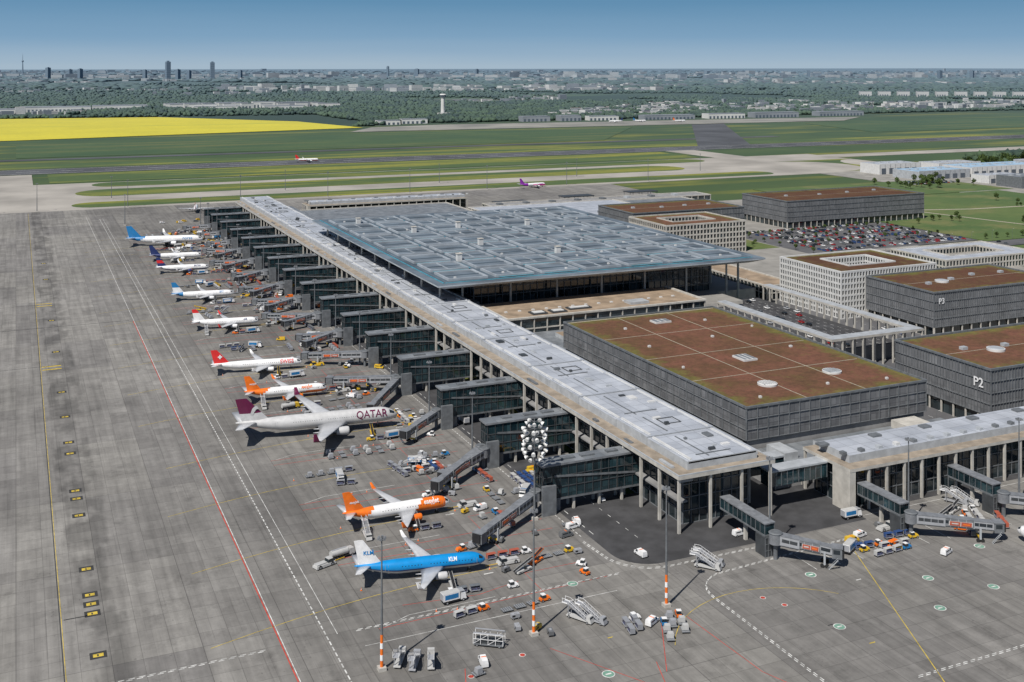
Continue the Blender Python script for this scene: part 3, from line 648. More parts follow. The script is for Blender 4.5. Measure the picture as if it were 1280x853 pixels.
# ------------------------------------------------------------------ airliners
def airliner(x,y,deg,L,R,span,th,body,tail,title=None,tcol='blue',tsize=2.,tfrac=.2,eng='white',tailtext=None,ttcol='white',wl='white',extra=None,z=0,tts=.55):
    b=MB(); zc=R*1.0+R*.85; N=28
    st=[0,.003,.01,.022,.038,.055,.075,.10,.13]+[.13+.0265*i for i in range(1,21)]+[.69,.72,.75,.78,.81,.84,.87,.9,.93,.955,.98,1.]
    def prof(s):
        sn=min(1,s/.13); r=R*max(.0,1-(1-sn)**2.1)**.6; dz=-.28*R*(1-sn)**2
        if s>.66: t=(s-.66)/.34; r=R*(1-.92*t**1.5); dz=.62*R*t**1.5
        return max(r,.03),zc+dz
    secs=[]
    for s_ in st:
        r,z0=prof(s_); secs.append([(-s_*L,r*math.cos(2*math.pi*i/N),z0+r*math.sin(2*math.pi*i/N)) for i in range(N)])
    def fn(j,i):
        s_=(st[j]+st[min(j+1,len(st)-1)])/2; sa=math.sin(2*math.pi*(i+.5)/N)
        if .022<=s_<=.05 and .35<sa<.85: return 'window'
        return body(s_,sa)
    b.loft(secs,'white',True,True,fn)
    n=int(L*.56/.95)
    for k in range(n):
        xx=-(.115*L+k*.95)
        if abs(xx+.46*L)<1.0: continue
        zz=zc+.22*R
        for sg in (-1,1):
            yy=sg*(math.sqrt(R*R-(zz-zc)**2)+.015)
            b.add([(xx-.16,yy,zz-.22),(xx+.16,yy,zz-.22),(xx+.16,yy*.985,zz+.22),(xx-.16,yy*.985,zz+.22)],[(0,1,2,3)],'window')
    for fr in (.085,.76):
        for sg in (-1,1):
            r,z0=prof(fr); yy=sg*(r+.02); xx=-fr*L
            for q in ((xx-.5,xx-.42,z0-.6,z0+1.1),(xx+.42,xx+.5,z0-.6,z0+1.1)):
                b.add([(q[0],yy,q[2]),(q[1],yy,q[2]),(q[1],yy*.97,q[3]),(q[0],yy*.97,q[3])],[(0,1,2,3)],'silver')
    hs=span/2; zw=zc-.55*R
    af=[(0,0),(.12,.055),(.38,.07),(.75,.035),(1,0),(.75,-.012),(.38,-.035),(.12,-.04)]
    def sec(yy,xl,ch,zz,tk=1.): return [(-xl-u*ch,yy,zz+v*ch*tk) for u,v in af]
    for sg in (-1,1):
        yk=.36*hs; sl=.50
        xr=.30*L; xk=xr+yk*.56; xt=xr+hs*sl+.5; te=.30*L+.20*L
        dz=math.tan(math.radians(5.5))
        ss=[sec(sg*.3*R,xr,te-xr+.01*L,zw,1.1),sec(sg*yk,xk,te-xk+.015*L,zw+yk*dz,.95),sec(sg*.7*hs,xk+(xt-xk)*(.7-.36)/.64,.075*L,zw+.7*hs*dz,.9),sec(sg*hs,xt,.042*L,zw+hs*dz+.1,.8)]
        b.loft(ss,'wing_grey'); 
        b.loft([sec(sg*hs,xt,.042*L,zw+hs*dz+.1,.8),sec(sg*(hs+.35),xt+.6,.034*L,zw+hs*dz+.7,.8),sec(sg*(hs+.55),xt+1.7,.018*L,zw+hs*dz+R*1.15,.8)],wl)
        for fy in (.25,.45,.62): b.cyl((-(te+.01*L)-fy*hs*.10+1.8,sg*fy*hs,zw+fy*hs*dz-.35),(-(te+.01*L)-fy*hs*.16-1.,sg*fy*hs,zw+fy*hs*dz-.25),.28*R/2,.08,'wing_grey',6)
        re=.56*R; ye=sg*.335*hs; xe=-(xr+.335*hs*.54)+re*2.1; ze=zw-.1-re*.75+.335*hs*dz; le=re*3.6
        pr=[(0,.86),(.03,.94),(.12,1.),(.4,1.),(.7,.86),(.85,.74)]
        b.loft([[(xe-u*le,ye+re*v*math.cos(2*math.pi*i/16),ze+re*v*math.sin(2*math.pi*i/16)) for i in range(16)] for u,v in pr],eng,True,False)
        b.loft([[(xe-u*le,ye+re*v*math.cos(2*math.pi*i/16),ze+re*v*math.sin(2*math.pi*i/16)) for i in range(16)] for u,v in ((.0,.86),(.08,.80),(.16,.78))],'engine_metal',True,False)
        b.cyl((xe-.16*le,ye,ze),(xe-.17*le,ye,ze),re*.79,re*.79,'engine_dark',16); b.cyl((xe-.15*le,ye,ze),(xe-.06*le,ye,ze),re*.25,.05,'engine_metal',10)
        b.cyl((xe-.80*le,ye,ze),(xe-1.12*le,ye,ze),re*.5,re*.18,'engine_metal',12); b.cyl((xe-.84*le,ye,ze),(xe-.86*le,ye,ze),re*.73,re*.7,'engine_dark',16)
        b.taper(xe-.95*le,ye-.18,ze+re*.6,xe-.2*le,ye+.18,zw+.335*hs*dz+.05,.1,0,re*.6,0,'wing_grey')
        r9,z9=prof(.9); hsp=.185*span
        b.loft([sec(sg*.2*r9,.865*L,.115*L,z9+.25*r9,.8),sec(sg*hsp,.865*L+hsp*.58,.045*L,z9+.25*r9+hsp*.1,.8)],'wing_grey')
    r8,z8=prof(.82); zb=z8+r8*.55
    def fs(zz,xl,ch,tk): return [(-xl-u*ch,w*ch*tk,zz) for u,w in ((0,0),(.2,.05),(.5,.055),(1,0),(.5,-.055),(.2,-.05))]
    nf=6
    fl=[fs(zb,.755*L,.225*L,.7)]
    for k in range(nf+1):
        t=k/nf; fl.append(fs(zb+.5+(th-zb-.5)*t,.80*L+(.935-.80)*L*t,.165*L+(.068-.165)*L*t,1.))
    b.loft(fl,tail(0) ,False,True,lambda j,i: tail(j/(nf+1)))
    for px,py,n_ in ((-.125*L,0,1),(-.485*L,.19*hs,2),(-.485*L,-.19*hs,2)):
        b.cyl((px,py,.5),(px,py,zw+.2),.13*R/2+.05,.13*R/2+.05,'silver',8)
        for dx in ((-.7,.7) if (R>2.5 and px<-.3*L) else (0,)):
            for sg in (-1,1): b.cyl((px+dx,py+sg*.25,.27*R*.9),(px+dx,py+sg*.62,.27*R*.9),.27*R*.9,.27*R*.9,'rubber',14)
    o=b.obj('airliner',(x,y,z),math.radians(deg),fixn=True)
    def put(txt,size,xc,z0,mat,bold=.04,side=-1):
        vs,fs_,w=text_verts(txt,size,bold,10); q=MB(); out=[]
        for v in vs:
            zz=z0+v[1]; yy=math.sqrt(max(.05,(R+.05)**2-(zz-zc)**2))
            xx=xc+(v[0]-w/2)*(1 if side<0 else -1); out.append((xx,side*yy,zz))
        q.add(out,fs_,mat); q.obj('airline_title',parent=o)
    if title: 
        for sd in (-1,1): put(title,tsize,-tfrac*L,zc+.36*R if tsize<R*.95 else zc-.05*R,tcol,side=sd)
    if tailtext:
        for sd in (-1,1):
            vs,fs_,w=text_verts(tailtext,R*tts,.03); q=MB(); q.add([(-.895*L+(v[0]-w/2)*(1 if sd<0 else -1),sd*.055*L*.13+sd*.06,zb+(th-zb)*.42+v[1]) for v in vs],fs_,ttcol); q.obj('tail_logo',parent=o)
    if extra: extra(o,L,R,zc,zb,th)
    return o
W=lambda s,a:'white'
def tailc(c): return lambda t:c
def klm(s,a): return 'sky_blue' if a>-.3 or s<.05 and a>-.6 else ('navy' if a>-.45 else 'pale_grey')
def ezy(s,a):
    if s>.72+.10*(1-a)/2: return 'orange'
    if .05<s<.32-.05*a: return 'orange' if a>-.75 else 'white'
    return 'white'
def ezy2(s,a):
    if s>.70+.12*(1-a)/2: return 'orange'
    if s<.34 and a<-.1-.9*abs(s-.1)*1.5: return 'orange'
    return 'white'
def norse(s,a): return 'blue' if s>.74+.1*(1-a)/2 else 'white'
def cross(o,L,R,zc,zb,th):
    q=MB(); xc=-.90*L; z0=zb+(th-zb)*.5
    for sd in (-1,1):
        y=sd*(.010*L*.7+.06); 
        q.box(xc-1.,min(y,y+sd*.08),z0-.35,xc+1.,max(y,y+sd*.08),z0+.35,'white'); q.box(xc-.35,min(y,y+sd*.09),z0-1.,xc+.35,max(y,y+sd*.09),z0+1.,'white')
    q.obj('tail_logo',parent=o)
def emblem(o,L,R,zc,zb,th):
    q=MB(); xc=-.89*L; z0=zb+(th-zb)*.50
    for sd in (-1,1):
        y=sd*(.0085*L+.05)
        q.add([(xc+a_*1.0,y,z0+b_*1.0) for a_,b_ in ((-1.6,-1.6),(-.6,-2.0),(.2,-.6),(.9,.3),(1.8,.4),(1.2,1.3),(.1,1.5),(-.8,.6),(-1.2,-.4))],[(0,1,2,3,4,5,6,7,8)],'pale_grey')
    q.obj('tail_logo',parent=o)
airliner(130,311,-11,39.5,2.05,35.8,12.5,klm,lambda t:'white','KLM','white',1.35,.26,tailtext='KLM',ttcol='sky_blue',eng='pale_grey',tts=.8)
airliner(136,357,-1,37.6,2.05,35.8,11.8,ezy,tailc('orange'),'easyJet','white',1.9,.19,eng='orange',tailtext='easyJet',wl='orange')
airliner(148,451,-6.5,66.8,3.0,64.7,17.0,lambda s,a:'pale_grey',lambda t:'pale_grey' if t<.3 else 'maroon','QATAR','maroon',3.9,.17,eng='pale_grey',wl='maroon',extra=emblem)
airliner(132,507,-4,37.6,2.0,35.8,11.8,ezy2,tailc('orange'),'easyJet','orange',1.8,.25,eng='orange',tailtext='easyJet',wl='orange')
airliner(132,556,-9,44.5,2.0,35.8,11.8,W,tailc('red'),'SWISS','red',2.5,.17,extra=cross)
airliner(130,656,-9,37.6,2.0,35.8,11.8,W,lambda t:'red' if t>.6 else 'white','AIR','navy',1.4,.2,wl='red')
airliner(131,742,-9,39.5,2.0,35.8,12.,lambda s,a:'white' if s<.8 else 'blue',lambda t:'white' if t<.5 else 'blue','SKY','blue',1.5,.2)
airliner(131,846,-9,37.6,2.0,35.8,11.8,lambda s,a:'navy' if a<-.5 else 'white',lambda t:'navy' if t<.4 else ('red' if t<.7 else 'navy'),'BRITISH','navy',1.4,.22,eng='navy')
airliner(134,902,-9,39.5,2.0,35.8,12.,lambda s,a:'white' if s<.78 else 'navy',tailc('navy'),None)
airliner(146,975,-14,62.8,2.9,60,17.0,norse,tailc('blue'),'norse','blue',3.6,.2)
airliner(295.5,261,90,39.5,2.0,35.8,12.,W,tailc('navy'),'SUN','blue',1.6,.2)
airliner(353,262,92,37.6,2.0,35.8,12.,W,tailc('red'),None)
airliner(610,1262,5,37.6,2.0,35.8,12.,lambda s,a:'pink' if s<.5 and a<.2 else ('purple' if s>.7 else 'white'),tailc('purple'),'WIZZ','purple',1.9,.2)
airliner(175,1215,80,37.6,2.0,35.8,11.8,W,tailc('red'),None)
airliner(440,1738,-4,37.6,2.0,35.8,11.8,lambda s,a:'red' if a<-.2 else 'white',tailc('red'),None)
airliner(1560,2600,-4,39.6,2.0,35.8,11.8,W,tailc('blue'),None); airliner(1660,2560,-4,39.6,2.0,35.8,11.8,W,tailc('orange'),None); airliner(1450,2610,170,39.6,2.0,35.8,11.8,W,tailc('navy'),None)

# ------------------------------------------------------------------ ground vehicles
def wheels(b,xs,hw,r=.38,w=.25):
    for x in xs:
        for sg in (-1,1): b.cyl((x,sg*hw-w/2,r),(x,sg*hw+w/2,r),r,r,'rubber',10); b.cyl((x,sg*(hw+w/2),r),(x,sg*(hw+w/2+.01),r),r*.5,r*.5,'silver',8)
VM={}
def mk(n,fnc,*a):
    b=MB(); fnc(b,*a); VM.setdefault(n,[]).append(b.mesh(n))
def tractor(b,c):
    b.taper(-1.6,-.75,.4,1.6,.75,1.0,.05,.05,.15,.05,c); b.taper(.1,-.65,1.0,1.5,.65,1.3,.0,.08,.3,.08,c); b.taper(-1.1,-.68,1.0,.2,.68,1.9,.1,.08,.2,.08,'window'); b.box(-1.15,-.7,1.9,.1,.7,2.0,'white'); wheels(b,(-1.,1.),.68); b.box(-1.9,-.1,.4,-1.6,.1,.6,'black')
def cart(b,c):
    b.box(-1.5,-.75,.5,1.5,.75,.62,'silver'); b.box(-1.5,-.75,1.85,1.5,.75,1.93,c)
    for x in (-1.45,1.45):
        for y in (-.7,.7): b.box(x-.04,y-.04,.62,x+.04,y+.04,1.85,'silver')
    b.box(-1.5,-.7,.62,-1.45,.7,1.85,c); b.box(-1.3,-.6,.62,1.1,.6,1.3,'bag_mix'); wheels(b,(-1.1,1.1),.6,.25,.15); b.box(1.5,-.05,.4,2.3,.05,.48,'black')
def dolly(b,c):
    b.box(-1.6,-1.1,.4,1.6,1.1,.52,'mid_metal')
    for k in range(5): b.cyl((-1.3+k*.65,-1.,.56),(-1.3+k*.65,1.,.56),.07,.07,'silver',6)
    if c: b.taper(-.75,-.9,.64,.75,.9,1.9,.02,.02,.02,.35,c)
    wheels(b,(-1.2,1.2),.9,.22,.15); b.box(1.6,-.05,.4,2.5,.05,.48,'black')
def stairs(b,c):
    b.box(-4,-.9,.5,2.6,.9,.75,c); b.taper(2.6,-.95,.4,4.2,.95,2.1,.0,.05,.5,.05,c); b.box(3.2,-.9,1.3,3.9,.9,1.9,'window'); wheels(b,(-3,2.9),.85,.4)
    for i in range(14): b.box(1.9-i*.42,-.7,.9+i*.22,2.3-i*.42,.7,1.0+i*.22,'silver')
    for y in (-.78,.78): b.beam((2.4,y,1.0),(-3.6,y,4.0),.07,.35,'silver'); b.beam((2.4,y,1.9),(-3.6,y,4.9),.06,.08,'white'); b.beam((-3.6,y,4.9),(-5.4,y,4.9),.06,.08,'white'); b.beam((-3.6,y,3.8),(-5.4,y,3.8),.07,.3,'white'); b.box(-5.3,y-.04,3.8,-5.2,y+.04,4.9,'white'); b.box(-3.4,y-.08,.8,-3.2,y+.08,3.8,'silver')
    for k in range(6):
        for y in (-.78,.78): x=2.-k; b.box(x-.03,y-.03,1.2+k*.5,x+.03,y+.03,2.1+k*.5,'white')
    b.box(-5.4,-.75,3.7,-3.5,.75,3.8,'silver')
def belt(b,c):
    b.taper(-3,-.9,.4,3,.9,.9,.1,.05,.1,.05,c); b.beam((-3.6,0.2,1.0),(4.,.2,2.9),.9,.25,'black'); b.beam((-3.6,-.3,1.15),(4.,-.3,3.05),.08,.3,c); b.beam((-3.6,.7,1.15),(4.,.7,3.05),.08,.3,c); b.box(-.2,-.85,.9,.6,-.35,1.8,'window'); wheels(b,(-2,2),.8)
def truck(b,c):
    b.box(-3.6,-1.05,.6,3.4,1.05,.85,'black'); b.taper(1.8,-1.1,.7,3.6,1.1,2.5,.0,.05,.35,.05,'white'); b.box(2.8,-1.0,1.5,3.42,1.0,2.3,'window'); b.box(-3.7,-1.15,1.1,1.5,1.15,3.2,c,top='dirty_white'); wheels(b,(-2.5,2.6),.95,.48,.3)
    b.box(-3.75,-1.05,1.2,-3.7,1.05,3.0,'silver'); b.box(1.55,-1.1,2.9,3.0,1.1,3.05,'silver'); b.box(-3.2,-1.17,1.5,1.,-1.15,2.8,'blue' if c!='blue' else 'white')
def tank(b,c):
    b.box(-4.4,-1.05,.6,3.4,1.05,.85,'black'); b.taper(1.8,-1.1,.7,3.6,1.1,2.5,.0,.05,.35,.05,c); b.box(2.8,-1.0,1.5,3.42,1.0,2.3,'window'); b.cyl((-4.4,0,1.9),(1.4,0,1.9),1.05,1.05,'dirty_white',16); b.box(-4.1,-.3,2.9,1.1,.3,3.0,'silver'); wheels(b,(-3.4,-2.4,2.7),.95,.48,.3)
def van(b,c):
    b.taper(-2.3,-.9,.4,2.4,.9,1.15,.0,.02,.08,.02,c); b.taper(-2.3,-.88,1.15,1.6,.88,2.0,.08,.12,.6,.12,c); b.taper(.5,-.9,1.2,1.65,.9,1.8,.0,.11,.5,.11,'window'); wheels(b,(-1.5,1.5),.8,.35); b.box(-.3,-.7,2.0,-.1,.7,2.1,'orange'); b.box(-1.9,-.895,1.25,.2,-.86,1.6,'window')
def tug(b,c):
    b.taper(-3.5,-1.3,.35,3.5,1.3,1.1,.1,.1,.3,.1,c); b.taper(.8,-1.1,1.1,2.6,1.1,2.1,.15,.1,.3,.1,'window'); b.box(.9,-1.1,2.1,2.5,1.1,2.2,c); wheels(b,(-2.2,2.2),1.15,.6,.35); b.box(-3.2,-.9,1.1,.4,.9,1.5,c); b.box(3.5,-.1,.5,7.5,.1,.65,'yellow')
def gpu(b,c):
    b.box(-1.2,-.7,.5,1.2,.7,1.5,c); b.box(-1.1,-.72,.8,-.2,.72,1.3,'black'); wheels(b,(-.8,.8),.6,.25,.15); b.box(1.2,-.05,.4,2.1,.05,.48,'black'); b.box(-.4,-.3,1.5,.4,.3,1.7,'silver')
def cage(b,c):
    b.box(-4,-1.4,.5,4,1.4,.75,'mid_metal'); wheels(b,(-3,3),1.2,.35)
    for x in (-4,-2,0,2,4):
        for y in (-1.4,1.4): b.box(x-.06,y-.06,.75,x+.06,y+.06,3.4,c)
    for y in (-1.4,1.4): b.box(-4,y-.05,3.4,4,y+.05,3.5,c); b.beam((-4,y,.8),(0,y,3.4),.08,.08,c); b.beam((0,y,.8),(4,y,3.4),.08,.08,c); b.box(-4,y-.05,2.,4,y+.05,2.1,c)
    b.box(-4,-1.4,3.5,4,-.9,3.6,'silver'); b.box(-4,.9,3.5,4,1.4,3.6,'silver'); b.box(-3.4,-1.,.75,3.2,1.,1.9,'dark_metal')
for c in ('white','yellow','blue','orange'): mk('baggage_tractor',tractor,c)
for c in ('tarp','mid_metal','brick_red','dirty_white','car_blue'): mk('baggage_cart',cart,c)
for c in ('silver',None,'dirty_white',None): mk('container_dolly',dolly,c)
for c in ('dirty_white','silver'): mk('passenger_stairs',stairs,c)
for c in ('dirty_white','yellow','orange'): mk('belt_loader',belt,c)
for c in ('white','blue','pale_grey'): mk('catering_truck',truck,c)
for c in ('dirty_white','yellow'): mk('fuel_truck',tank,c)
for c in ('white','yellow','orange','car_grey'): mk('service_van',van,c)
for c in ('dirty_white','yellow'): mk('pushback_tug',tug,c)
for c in ('silver','yellow','car_grey'): mk('ground_power_unit',gpu,c)
mk('maintenance_platform',cage,'white')
def car(b,c):
    def sc(x,z0,z1,w0,w1): return [(x,-w0,z0),(x,w0,z0),(x,w1,z1),(x,-w1,z1)]
    b.loft([sc(-2.2,.45,.85,.78,.72),sc(-1.9,.3,.98,.88,.82),sc(-.6,.28,1.0,.9,.84),sc(1.,.28,.98,.9,.84),sc(2.,.3,.8,.86,.76),sc(2.25,.42,.68,.7,.62)],c,False)
    b.loft([sc(-1.95,.95,1.0,.80,.78),sc(-1.3,.98,1.42,.82,.62),sc(-.1,.98,1.48,.82,.64),sc(.5,.97,1.4,.82,.60),sc(1.25,.94,.98,.78,.74)],'window',False)
    b.box(-1.25,-.60,1.43,.35,.60,1.49,c); wheels(b,(-1.4,1.4),.80,.33,.2)
for c in ('white','car_black','car_silver','car_blue','car_grey','car_black','car_red'): mk('parked_car',car,c)
def veh(n,x,y,a,i=None,z=0.):
    me=VM[n][(random.randrange(len(VM[n])) if i is None else i)%len(VM[n])]; return place(n,me,(x,y,z+.02),math.radians(a))
def train(x,y,a,n,kind='baggage_cart',lead=True):
    ca,sa=math.cos(math.radians(a)),math.sin(math.radians(a)); k=0
    if lead: veh('baggage_tractor',x,y,a); k=4.
    st=3.9 if kind=='baggage_cart' else 4.2
    i=random.randrange(5)
    for j in range(n): veh(kind,x-ca*(k+st*j),y-sa*(k+st*j),a+random.uniform(-4,4),i)
for idx,(x,y) in enumerate(STANDS):
    occupied = y not in (404,606,704,795,950,1040)
    near=y<400
    for k in range(2 if near else random.randint(3,5)): train(U(143,160),y+U(-17,17),random.choice((0,90,180,92,5))+U(-6,6),random.randint(2,4),random.choice(('baggage_cart','baggage_cart','container_dolly')))
    for k in range(random.randint(4,7)): veh(random.choice(('ground_power_unit','service_van','baggage_tractor','ground_power_unit','container_dolly','catering_truck')),U(140,168),y+U(-19,19),U(0,360))
    if occupied:
        veh('belt_loader',x-13,y-7,80); 
        if not near: veh('catering_truck',x-6,y-15,5) if idx%2 else veh('fuel_truck',x-20,y-15,10)
        train(x-16,y-11 if near else y-14,175,2); veh('ground_power_unit',x+5,y-4,20); veh('pushback_tug',x+8,y+1,180)
        if idx%3==1: veh('passenger_stairs',x-31,y-8.5,-95,0)
        train(x-2,y+15,190,3,'container_dolly')
    else:
        for k in range(6): train(U(105,150),y+U(-10,10),U(-10,10)+random.choice((0,90)),random.randint(2,4),random.choice(('baggage_cart','container_dolly')),False)
        for k in range(6): veh(random.choice(('ground_power_unit','passenger_stairs','belt_loader','service_van','catering_truck')),U(105,155),y+U(-12,12),U(0,360))
for k in range(6): train(112+k*5,427+U(-1,1),88,2,'container_dolly',False)
for k in range(7): train(116+k*4,484+U(-1,1),88,3,'container_dolly',False)
for n,x,y,a,i in (('pushback_tug',86,333,20,0),('fuel_truck',93,337,15,0),('ground_power_unit',126,280,0,0),('passenger_stairs',142,272,-60,0),('passenger_stairs',145,270,-60,1),('maintenance_platform',114,270,-35,0),
    ('passenger_stairs',90,272,60,0),('passenger_stairs',93,269,60,1),('passenger_stairs',97,268,70,0),('passenger_stairs',192,284,-50,0),('passenger_stairs',194.5,286,-50,1),('service_van',168,327,10,0),('service_van',171,330,80,0),
    ('service_van',163,322,10,3),('catering_truck',114,296,5,0),('baggage_tractor',133,297,0,0),('belt_loader',140,305,20,0),('belt_loader',146,309,30,2),
    ('ground_power_unit',129,272,30,1),('ground_power_unit',124,274,80,0),('ground_power_unit',131,268,80,2),('service_van',109,262,80,0),('container_dolly',106,258,10,0),('service_van',159,262,30,0),('baggage_tractor',156,266,0,0),
    ('service_van',176,376,0,1),('service_van',178,379,0,1),('catering_truck',240,276,30,0),('service_van',245,281,0,1),('service_van',250,283,10,0),('baggage_tractor',244,274,0,1),('passenger_stairs',303,289,-60,0),('passenger_stairs',300,291,-60,1),
    ('pushback_tug',262,284,5,0),('fuel_truck',275,286,0,0),('service_van',320,288,0,0),('catering_truck',258,296,0,0),('service_van',266,262,20,0),('ground_power_unit',254,270,5,1),('service_van',215,300,5,0),('service_van',178,300,95,0),('belt_loader',288,284,10,0),('belt_loader',294,286,20,0)): veh(n,x,y,a,i)
for k in range(4): train(255+U(-4,14),270+k*2.6,0+U(-5,5),3,'baggage_cart',k%2==0)
for k in range(3): train(162+k*3,262+U(-2,2)+k,70,2,'container_dolly',k%2==0)
for k in range(2): train(152+k*3,264+k,80,2,'baggage_cart',False)
for k in range(5): train(168+k*2.4,375,90,4,'baggage_cart',False)
train(138,286,5,3,'container_dolly'); train(120,288,8,2,'baggage_cart')
for k in range(4): train(290+k*5,282+U(-3,3),60,3)
for k in range(10): veh(random.choice(('ground_power_unit','baggage_tractor','service_van','container_dolly')),U(235,330),U(272,290),U(0,360))
for k in range(26): veh(random.choice(('service_van','baggage_tractor','catering_truck')),random.choice((175,188)),U(330,1100),random.choice((90,-90)))
for k in range(8): veh('service_van',U(120,200),1120+U(-8,8),U(0,20))
def cone(b):
    b.box(-.25,-.25,0,.25,.25,.06,'orange'); b.cyl((0,0,.06),(0,0,.8),.18,.04,'orange',8); b.cyl((0,0,.35),(0,0,.5),.15,.12,'white',8)
mk('traffic_cone',cone)
for (x,y) in STANDS[:6]:
    for dx,dy in ((-17,19),(-17,-19),(2,0),(-38,2),(-22,-19)): veh('traffic_cone',x+dx+U(-1,1),y+dy+U(-1,1),0)
for rrow in range(11):
    yy=726+rrow*10.6
    for i in range(58):
        if random.random()<.62: veh('parked_car',608+i*2.75,yy+ (0 if rrow%2 else 4.5),90+random.choice((0,180))+U(-2,2))
for i in range(24): veh('parked_car',random.choice((386,391,397,403,408,413,418))+2.5,U(454,568),90,z=7.5)
for i in range(40): veh('parked_car',random.choice((354,366,440,460)),U(345,540 if i%2 else 550),90)
for i in range(26): veh('parked_car',606+U(0,330),random.choice((696,706)),0)
for i in range(60): veh('parked_car',1050+ (i%20)*4,1090+(i//20)*12,90)
for i in range(80): veh('parked_car',1340+ (i%27)*4,990+(i//27)*12,90)

# ------------------------------------------------------------------ masts
def mast(x,y,hh=34,cluster=False,band=True):
    b=MB(); b.box(-1.,-1.,0,1.,1.,.9,'concrete_light')
    b.cyl((0,0,.9),(0,0,9),.42,.36,'orange' if band else 'mid_metal',12); b.cyl((0,0,9),(0,0,hh),.34,.16,'mid_metal',12)
    if band:
        for z0 in (2.5,5.5): b.cyl((0,0,z0),(0,0,z0+1.4),.44,.43,'white',12)
    if cluster:
        for r_ in range(6):
            z0=hh-13+r_*2.4; n_=5 if r_ in (0,5) else 7
            for k in range(n_):
                t=2*math.pi*k/n_+r_*.6; R_=3.6 if r_ not in (0,5) else 2.6
                px,py=R_*math.cos(t),R_*math.sin(t); b.beam((0,0,z0),(px,py,z0),.12,.12,'mid_metal')
                b.cyl((px,py,z0-.1),(px*1.2,py*1.2,z0-.4),.6,.72,'lamp_glass',12); b.cyl((px*.85,py*.85,z0+.1),(px,py,z0-.1),.3,.55,'dirty_white',12)
    else:
        b.cyl((0,0,hh-1),(0,0,hh-.8),.8,.8,'mid_metal',12)
        for k in range(6):
            t=2*math.pi*k/6; b.taper(.9*math.cos(t)-.3,.9*math.sin(t)-.3,hh-.9,.9*math.cos(t)+.3,.9*math.sin(t)+.3,hh-.3,.1,.1,.1,.1,'bridge_grey')
    b.obj('floodlight_mast',(x,y,0))
for x,y in ((84.5,270),(127,270),(168,269)): mast(x,y,34)
mast(159.5,338.5,34,True,False)
for x,y in ((216.6,286),(269.5,281.8),(320,282),(365,282),(410,282)): mast(x,y,30,band=False)
for y in GATES[1:]: mast(161,y+5,27,band=False)
for x in (20,110,230,330,430,530,640,760): mast(x,1262,30,band=False)
for x in (100,300,500,700,900): mast(x,1350,26,band=False)
mast(-30,1255,30,band=False); mast(95,1120,30,band=False)
b=MB(); b.cyl((0,0,0),(0,0,9),.1,.07,'mid_metal',6); b.beam((0,0,9),(1.4,0,9.2),.1,.08,'mid_metal'); b.box(1.,-.15,9.1,1.9,.15,9.22,'lamp_glass')
lm=b.mesh('street_lamp')
for i in range(10): place('street_lamp',lm,(350,350+i*20,0)); place('street_lamp',lm,(449,420+i*40,0))
for i in range(14): place('street_lamp',lm,(610+i*24,714,0))

# ------------------------------------------------------------------ trees
def tree_mesh(seed,H=9.):
    rs=random.Random(seed); b=MB(); b.cyl((0,0,0),(0,0,H*.35),.22,.16,'bark',7); b.cyl((0,0,H*.35),(.1,0,H*.75),.16,.05,'bark',6)
    cl=[]
    for k in range(10):
        t=k*2.4+rs.random(); r_=H*.22*rs.uniform(.5,1.1); z_=H*rs.uniform(.42,.85); c_=(r_*math.cos(t),r_*math.sin(t),z_); cl.append((c_,H*rs.uniform(.11,.19)))
        b.cyl((0,0,z_-H*.15),c_,.07,.02,'bark',5)
    cl.append(((0,0,H*.88),H*.13))
    for (c_,rr) in cl:
        for k in range(46):
            d=Vector((rs.gauss(0,1),rs.gauss(0,1),rs.gauss(0,.8))).normalized()*rr*rs.uniform(.6,1.15); p0=Vector(c_)+d
            u=Vector((rs.gauss(0,1),rs.gauss(0,1),rs.gauss(0,1))).normalized()*rs.uniform(.25,.5); w=u.orthogonal().normalized()*rs.uniform(.25,.45)
            b.add([tuple(p0-u),tuple(p0+w),tuple(p0+u),tuple(p0-w)],[(0,1,2,3)],'leaf_light' if rs.random()<.6 else 'leaf_dark')
    return b.mesh('tree')
TM=[tree_mesh(i,7+i*.8) for i in range(5)]
def tree(x,y,s=1.):
    o=place('tree',random.choice(TM),(x,y,0),U(0,6.28)); o.scale=(s,s,s*U(.9,1.15))
for i in range(13):
    for j in range(3): tree(612+i*12.5+U(-1,1),760+j*32+U(-1,1),U(.4,.6))
for i in range(22): tree(780+i*14+U(-2,2),722+U(-2,2),U(.5,.8))
for cx,cy,n,r_ in ((900,760,12,22),(830,830,10,25),(980,800,12,30),(1040,900,14,35),(870,950,8,20)):
    for i in range(n): tree(cx+random.gauss(0,r_),cy+random.gauss(0,r_*.5),U(.5,1.))
for i in range(36): tree(U(705,1090),U(485,605),U(.5,.9))
for i in range(30): tree(U(1000,1120),U(1040,1130),U(.8,1.4))
for i in range(5): tree(U(552,584),U(765,820),U(.4,.7))
for i in range(14): tree(592+U(-1,1),570+i*22,.6)
for i in range(60): tree(U(1330,1480),U(1205,1280),U(1.2,2.))

